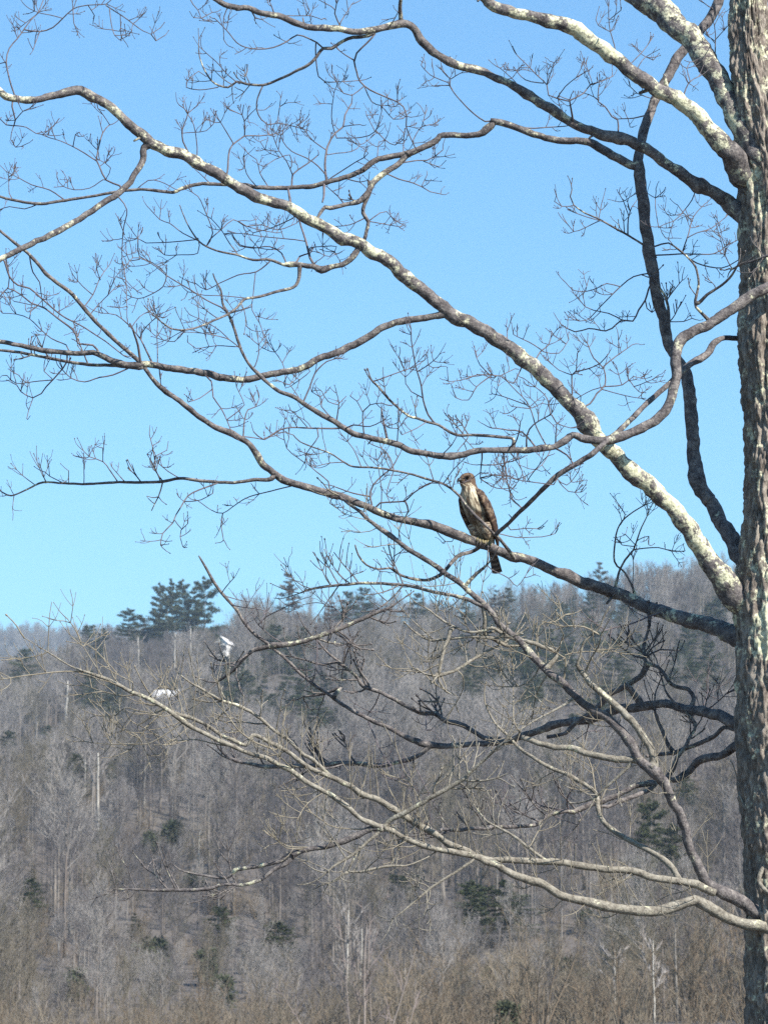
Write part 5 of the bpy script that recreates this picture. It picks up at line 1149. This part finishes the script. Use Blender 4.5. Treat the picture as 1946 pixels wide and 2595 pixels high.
# --- side branches and twigs
def hang(P, w0, w1, kind, rel):
    xy = np.array([p[:2] for p in P])
    n_main = sum(1 for c in curves)
    wmean = (w0 + w1) / 2 * ZK
    e0 = nearest(*xy[0], minw=wmean * .75); e1 = nearest(*xy[-1], minw=wmean * .75)
    if kind == 'twig' and e1[0] < e0[0] - 4:
        P = P[::-1]; xy = xy[::-1]; e0 = e1
    s = np.r_[0, np.cumsum(np.hypot(*np.diff(xy, axis=0).T))]; ln = s[-1]
    c, k = e0[1], e0[2]; base = c['px'][k]
    ws = [p[2] for p in P]
    if ws[0] is None: ws[0] = w0 * ZK
    if ws[-1] is None: ws[-1] = w1 * ZK
    w = fill(ws, s); d = base[3] + rel * np.linspace(0, 1, len(s)) ** 1.3
    if any(p[3] is not None for p in P):
        dv = [p[3] for p in P]; dv[0] = base[3] if dv[0] is None else dv[0]; dv[-1] = dv[-1] if dv[-1] is not None else [v for v in dv if v is not None][-1] + .1; d = fill(dv, s)
    rows = np.c_[xy, w, d]
    if 2 < e0[0] + base[2] * .4 < 75: rows = np.r_[[np.array((base[0], base[1], w[0] * 1.15, base[3]))], rows]
    return c, rows, ln
for line in SIDE.strip().splitlines():
    tk = line.split(); w0, w1 = float(tk[0]), float(tk[1]); P = parse_pts(tk[2:])
    wmx = max([w0] + [p[2] / ZK for p in P if p[2]])
    rel = rt.uniform(-.35, .35) * min(1.0, len(P) / 9)
    c, rows, ln = hang(P, w0, w1, 'side', rel)
    rows[:, 2] = np.maximum(rows[:, 2] * .93 - .3, 2.0)
    S = spline(rows, 9.0 if wmx > 20 else 12.0); ph = rt.uniform(0, 9)
    S[:, 2] *= 1 + .09 * np.array([mnoise.noise(Vector((i * .3 + ph, 0, 0))) for i in range(len(S))])
    S[:, 2] *= 1 + .45 * np.exp(-np.arange(len(S)) / 1.6)
    S[:, 0] += np.array([mnoise.noise(Vector((i * .5, ph, 3))) for i in range(len(S))]) * S[:, 2] * .16
    S[:, 1] += np.array([mnoise.noise(Vector((i * .5, ph, 8))) for i in range(len(S))]) * S[:, 2] * .16
    Q, r = to3d(S); tan = c['look'] == 'T' or S[:, 1].mean() > 1560
    mb = MB(); lo = S[:, 1].mean() > 1480
    mb.tube(Q, r, 9 if wmx > 20 else 6, .18 if not tan else .15, knob=.09)
    if wmx < 40: dress(mb, Q, r, int(ln / (95 if not lo else 46)), .13 if not lo else .19, 1, .3)
    main = c['obj'] if c['main'] else c['root']
    o = mb.build('side_branch', M_LOW if (tan and c['look'] != 'D' and not tk[2].startswith(('K880,480', 'K340,640'))) else M_LIMB, main)  # shade on the two lower-left branches is put in as darker limb bark
    curves.append(dict(px=S, wm=wmx * ZK * .7, obj=o, root=main, look=c['look'], main=False))
for line in TWIGS.strip().splitlines():
    tk = line.split(); w0 = float(tk[0]); P = parse_pts(tk[1:])
    rel = rt.uniform(-.28, .28)
    c, rows, ln = hang(P, w0, max(w0 * .6, 7), 'twig', rel)
    rows[:, 2] = np.maximum(rows[:, 2] * .78 - .15, 2.1)
    S = spline(rows, 13.0); ph = rt.uniform(0, 9); nz = np.linspace(.3, 1, len(S)) * 2.2
    S[:, 0] += nz * np.array([mnoise.noise(Vector((i * .35, ph, 3))) for i in range(len(S))])
    S[:, 1] += nz * np.array([mnoise.noise(Vector((i * .35, ph, 8))) for i in range(len(S))])
    Q, r = to3d(S); mb = MB(); lo = S[:, 1].mean() > 1530
    mb.tube(Q, r, 5, .0)
    if w0 < 21: dress(mb, Q, r, int(ln / (60 if not lo else 40)) + 1, .085 if not lo else .16, 1, .3)
    main = c['obj'] if c['main'] else c['root']
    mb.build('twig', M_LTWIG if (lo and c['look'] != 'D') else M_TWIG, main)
    curves.append(dict(px=S, wm=w0 * ZK * .8, obj=None, root=main, look=c['look'], main=False))
# --- limbs on the far side of the frame's edge: the tree goes on to the right and overhead, and these shade the trunk
for k, (y0, dx, dy, dd, w) in enumerate([(420, 900, -500, -.2, 115), (150, 500, -900, .4, 90)]):
    n = 7; u = np.linspace(0, 1, n)
    rows = np.c_[(1900 if y0 < 200 else 1945) + dx * u + 30 * np.sin(u * 7 + k), y0 + dy * u ** 1.25 + 25 * np.sin(u * 9 + k), np.linspace(w, w * .3, n) * .8, dd * u]
    S = spline(rows, 12.0); Q, r = to3d(S); mb = MB(); mb.tube(Q, r, 10, .25, knob=.1)
    dress(mb, Q, r * .3, 16, .5, 1, .3); mb.build('branch', M_LIMB, tree)
# ------------------------------------------------------------------ the hawk
def attr_mat(name, rough=.75):
    m, t, b = new_mat(name, rough); a = N(t, 'ShaderNodeAttribute', attribute_name='plumage')
    n = noise_n(t, 260, 3, .7); t.links.new(mix(t, .5, a.outputs['Color'], ramp(t, n, [(.3, (.72, .72, .72)), (.7, (1, 1, 1))]), 'MULTIPLY'), b.inputs['Base Color'])
    bump(t, b, n, .4, .003); return m
M_PLUME = attr_mat('plumage')
def solid(name, c, rough=.5):
    m, t, b = new_mat(name, rough); n = noise_n(t, 300, 3); t.links.new(ramp(t, n, [(.3, tuple(v * .75 for v in c)), (.7, c)]), b.inputs['Base Color']); return m
M_YEL = solid('yellow_skin', (.22, .185, .10)); M_HORN = solid('dark_horn', (.035, .033, .035), .3); M_EYE = solid('dark_eye', (.02, .014, .01), .08)
def colored(name, V, F, Cc, parent, mat=None):
    me = bpy.data.meshes.new(name); me.from_pydata(np.asarray(V).tolist(), [], F)
    a = me.attributes.new('plumage', 'FLOAT_COLOR', 'POINT'); a.data.foreach_set('color', np.c_[np.asarray(Cc, 'f4'), np.ones(len(V), 'f4')].ravel())
    me.polygons.foreach_set('use_smooth', [True] * len(me.polygons)); me.materials.append(mat or M_PLUME); me.update()
    return link_mesh(name, me, parent)
def nz(x, y, z): return mnoise.noise(Vector((x, y, z)))
def lerp(a, b, k): return np.array(a) * (1 - k) + np.array(b) * k

PERCH = [c for c in curves if c['main'] and c['obj']['label'].startswith('limb the hawk')][0]
_k = int(np.argmin((PERCH['px'][:, 0] - 1226) ** 2 + (PERCH['px'][:, 1] - 1378) ** 2)); _p = PERCH['px'][_k]
PERCH_P = at(_p[0], _p[1], TREE_Y + _p[3]) + np.array((0, 0, _p[2] / 2 / M2PX * .92))
from mathutils import Matrix
hawk = empty('hawk', PERCH_P); hawk.rotation_euler = (Matrix.Rotation(R(-5), 3, 'Y') @ Matrix.Rotation(R(148), 3, 'Z')).to_euler()
tag(hawk, 'brown hawk with a streaked cream breast perched upright on the branch', 'hawk')
RINGS = np.array([  # z, y, half width, half depth
    (-.035, -.082, .012, .010), (-.015, -.072, .026, .022), (.015, -.05, .044, .040), (.05, -.026, .058, .053), (.09, -.003, .068, .063), (.13, .020, .0735, .068),
    (.17, .042, .075, .069), (.205, .060, .070, .064), (.235, .074, .059, .056), (.258, .083, .047, .047), (.276, .089, .0405, .042), (.293, .093, .0385, .043),
    (.308, .095, .0365, .0425), (.320, .093, .0325, .038), (.329, .090, .0245, .029), (.335, .087, .012, .015), (.3365, .086, .002, .003)])
def hawk_body():
    RINGS[:, 2] *= .80; t = np.linspace(0, len(RINGS) - 1, 110); R4 = np.array([np.interp(t, range(len(RINGS)), RINGS[:, i]) for i in range(4)]).T
    k = np.array([.25, .5, .25])
    for _ in range(3):
        R4[1:-1] = R4[:-2] * .25 + R4[1:-1] * .5 + R4[2:] * .25
    S = 80; V = []; Cc = []
    BR = (.085, .055, .036); DK = (.03, .021, .016); CR = (.58, .51, .37); TN = (.15, .10, .065)
    for i, (z, y, rx, ry) in enumerate(R4):
        hd = float(sstep((z - .258) / .018)); turn = R(22) * hd
        for j in range(S):
            ph = j / S * 2 * math.pi; fx, fy = math.sin(ph), math.cos(ph)       # ph = 0 looks forward
            r = 1 + .05 * nz(fx * 3, fy * 3, z * 40) + .03 * nz(fx * 9, fy * 9, z * 90)
            if hd > 0: r += hd * (.13 * max(0, fy) ** 6 * (1 - abs(z - .296) / .03 if abs(z - .296) < .03 else 0) - .02 * max(0, abs(fx) - .7))
            x_, y_ = rx * fx * r, ry * fy * r * (1.06 if fy > 0 else .95)
            ct, st = math.cos(-turn), math.sin(-turn); x_, y_ = x_ * ct - y_ * st, x_ * st + y_ * ct
            V.append((x_, y + y_, z))
            front = fy; st1 = nz(fx * 6 + 3, fy * 6, z * 19); st2 = nz(fx * 16, fy * 16 + 5, z * 42); spot = nz(fx * 6 + 9, fy * 6, z * 34)
            if z > .262:
                c = lerp(BR, TN, np.clip(.3 + 1.2 * st2 + .25 * front, 0, 1))
                if z < .280 and front > .2: c = lerp(c, CR, np.clip(.5 + 1.6 * st2, 0, .8))
                if z > .318: c = lerp(c, TN, .35)
                if .283 < z < .302 and .15 < front < .8: c = lerp(c, DK, .6)          # dark line through the eye and moustache
                if z < .29 and .25 < front < .55: c = lerp(c, DK, .55)
            elif front > -.25:
                side = np.clip((.30 - front) / .5, 0, 1)
                k1 = np.clip((st1 + .06 + .5 * side) * 4, 0, 1); k2 = np.clip((st2 - .2) * 5, 0, 1)
                c = lerp(CR, BR, max(k1 * .9, k2 * .8))
                band = math.exp(-((z - .105) / .035) ** 2); c = lerp(c, BR, np.clip(band * (1.25 + 1.2 * spot), 0, .9))
                if z < .06: c = lerp(c, (.42, .36, .28), .6)
            else:
                c = lerp(DK, TN, np.clip(.25 + 1.3 * spot, 0, 1))
            V[-1] = V[-1]; Cc.append(c)
    F = [(i * S + j, i * S + (j + 1) % S, (i + 1) * S + (j + 1) % S, (i + 1) * S + j) for i in range(len(R4) - 1) for j in range(S)]
    F = [tuple(reversed(f)) for f in F] + [tuple(range(S))]
    return colored('body', V, F, Cc, hawk)
hawk_body()
def lens(path, width, thick, out, n=60, S=20, scale_fn=None):
    """a flattened body along a path: `out` points away from the bird, width lies across the path"""
    t = np.linspace(0, len(path) - 1, n); P = np.array([np.interp(t, range(len(path)), np.array(path)[:, i]) for i in range(3)]).T
    for _ in range(4): P[1:-1] = P[:-2] * .25 + P[1:-1] * .5 + P[2:] * .25
    w = np.interp(t, range(len(width)), width); h = np.interp(t, range(len(thick)), thick); T = np.gradient(P, axis=0); V = []; UV = []
    for i in range(n):
        d = unit(T[i]); o = unit(np.array(out) - d * d.dot(out)); a = np.cross(d, o)
        for j in range(S):
            p = j / S * 2 * math.pi; V.append(P[i] + a * w[i] * math.cos(p) + o * h[i] * math.sin(p)); UV.append((i / (n - 1), math.cos(p), math.sin(p)))
    F = [(i * S + j, i * S + (j + 1) % S, (i + 1) * S + (j + 1) % S, (i + 1) * S + j) for i in range(n - 1) for j in range(S)]
    return V, F + [tuple(range(S - 1, -1, -1)), tuple((n - 1) * S + j for j in range(S))], UV
for sg in (-1, 1):
    path = [(sg * .044, .090, .247), (sg * .064, .068, .222), (sg * .076, .030, .165), (sg * .074, -.014, .10), (sg * .060, -.056, .035), (sg * .040, -.090, -.02)]
    path = [(p[0] * .80, p[1], p[2]) for p in path]
    V, F, UV = lens(path, [.012, .036, .047, .045, .034, .012], [.010, .016, .018, .017, .013, .006], (sg, -.25, .1))
    V = np.array(V); Cc = []
    for k, (u, a, o) in enumerate(UV):
        rows = abs(math.sin(u * 34 + a * 2.2 * math.cos(u * 9))); e = nz(u * 30, a * 5, sg * 3)
        c = lerp((.028, .019, .015), (.075, .046, .032), np.clip(.5 + e, 0, 1))
        if u < .62 and rows > .90: c = lerp(c, (.20, .14, .09), np.clip(.55 + e, 0, .9))
        if u < .5 and nz(u * 22 + 4, a * 9, sg) > .28: c = lerp(c, (.26, .20, .14), .55)
        V[k] += np.array((sg, -.2, .1)) * .0022 * (rows - .5) * max(o, 0); Cc.append(c)
    w_ = colored('wing', V, F, Cc, hawk)
    for f_ in range(6):       # flight feathers fanned along the folded wing's lower edge
        o_ = f_ * .007; p0 = np.array((sg * (.056 - .002 * f_), -.022 - o_ * .9, .088 - o_)); p1 = np.array((sg * (.024 + .002 * f_), -.108 + o_ * 1.0 - .004 * f_, -.052 + o_ * 1.5))
        V, F, UV = lens([p0, (p0 + p1) / 2 + np.array((sg * .006, 0, 0)), p1], [.007, .012, .004], [.0022, .0026, .001], (sg, -.3, .1), 18, 8)
        Cc = [lerp((.038, .028, .022), (.11, .08, .06), .5 + .5 * math.sin(u * 26)) for u, a, o in UV]
        colored('flight_feather', V, F, Cc, w_)
# tail: a sheath of coverts with six long feathers, dusky bands across
V, F, UV = lens([(0, -.045, .035), (0, -.070, -.01), (0, -.082, -.045)], [.034, .026, .017], [.02, .014, .008], (0, -1, -.3), 24, 16)
tail = colored('tail', V, F, [lerp((.30, .25, .19), (.12, .085, .06), np.clip(.5 + nz(a * 4, u * 9, 2), 0, 1)) for u, a, o in UV], hawk)
for f_ in range(6):
    s_ = (f_ - 2.5) / 2.5; p0 = np.array((s_ * .010, -.076 - .001 * f_, -.02)); p1 = np.array((s_ * .021, -.112 - .0012 * abs(f_ - 2.5), -.158 + .006 * abs(s_)))
    V, F, UV = lens([p0, (p0 * .5 + p1 * .5), p1], [.009, .0105, .0085], [.0022, .0022, .0012], (0, -1, .2), 40, 8)
    Cc = [lerp((.050, .038, .033), (.16, .12, .095), 1 if math.sin(u * 40) > .45 else 0) if u < .95 else (.3, .26, .22) for u, a, o in UV]
    colored('tail_feather', V, F, Cc, tail)
# head: hooked beak with yellow cere, two eyes under a brow
tn = R(-22); fw = np.array((math.sin(-tn), math.cos(tn), 0)); rt_ = np.array((fw[1], -fw[0], 0)); hc = np.array((0, .094, .297))
b = MB(); b.tube([hc + fw * .040 + np.array((0, 0, .001)), hc + fw * .052 + np.array((0, 0, .0015)), hc + fw * .062 + np.array((0, 0, -.003)), hc + fw * .066 + np.array((0, 0, -.011)), hc + fw * .064 + np.array((0, 0, -.019))], [.0115, .0098, .0072, .0042, .0008], 10)
bk = b.build('beak', M_HORN, hawk)
b = MB(); b.tube([hc + fw * .036, hc + fw * .047 + np.array((0, 0, .001))], [.0128, .0112], 10); b.build('cere', M_YEL, bk)
for sg in (-1, 1):
    b = MB(); c = hc + fw * .024 + rt_ * sg * .0335 + np.array((0, 0, .008)); n_ = 8
    b.tube([c + rt_ * sg * .0075 * math.cos(a) * -1 for a in np.linspace(0, math.pi, n_)], [max(.0068 * math.sin(a), .0004) for a in np.linspace(0, math.pi, n_)], 10); ey = b.build('eye', M_EYE, hawk)
    b = MB(); b.tube([c + fw * -.014 + np.array((0, 0, .009)), c + fw * .002 + rt_ * sg * .002 + np.array((0, 0, .0085)), c + fw * .016 - rt_ * sg * .006 + np.array((0, 0, .005))], [.003, .0042, .002], 6)
    colored('brow', np.concatenate(b.v), b.f, [(.06, .04, .028)] * b.n, hawk)
# legs: feathered thighs, bare yellow shanks, four curled toes with talons round the branch
ax = PERCH['px'][min(_k + 3, len(PERCH['px']) - 1)]; bx = PERCH['px'][_k - 3]
bdir = unit(at(ax[0], ax[1], TREE_Y + ax[3]) - at(bx[0], bx[1], TREE_Y + bx[3])); _r = _p[2] / 2 / M2PX * .92
c_, s_ = math.cos(-R(148)), math.sin(-R(148)); tolocal = lambda v: np.array((v[0] * c_ - v[1] * s_, v[0] * s_ + v[1] * c_, v[2]))
bl = tolocal(bdir)
if bl[0] < 0: bl = -bl
acr = unit(np.cross(np.array((0, 0, 1.)), bl)); upn = unit(np.cross(bl, acr))
if acr[1] < 0: acr = -acr
if upn[2] < 0: upn = -upn
for sg in (-1, 1):
    ft = bl * sg * .021
    V, F, UV = lens([(sg * .036, .018, .085), (sg * .033, .016, .05), (sg * .026, .004, .022) + ft * .2, ft + np.array((0, 0, .012))], [.034, .030, .019, .009], [.030, .027, .017, .009], (sg, .2, 0), 26, 18)
    leg = colored('leg', V, F, [lerp((.40, .34, .25), (.13, .09, .065), np.clip((nz(a * 5, u * 14, sg + o) + .12) * 4, 0, 1)) for u, a, o in UV], hawk)
    b = MB(); t_ = MB(); b.tube([ft + np.array((0, 0, .018)), ft + np.array((0, 0, .004))], [.0062, .0072], 8)
    for toe, (sp, ln) in enumerate([(-.016, 1), (0, 1.12), (.016, 1), (.0, -1.0)]):
        P = []
        for q in np.linspace(0, 1, 6):
            an = q * 1.5 * ln; P.append(ft + bl * sp * min(1, q * 1.6) + acr * math.sin(an) * (_r + .0045) + upn * (math.cos(an) * (_r + .0045) - _r))
        b.tube(P, [.0068, .0062, .0064, .0056, .0058, .0046], 8); d = unit(P[-1] - P[-2]); t_.tube([P[-1], P[-1] + d * .006 - upn * .002, P[-1] + d * .011 - upn * .007 - acr * .004 * ln], [.0034, .0024, .0003], 6)
    fo = b.build('foot', M_YEL, leg); t_.build('talon', M_HORN, leg)
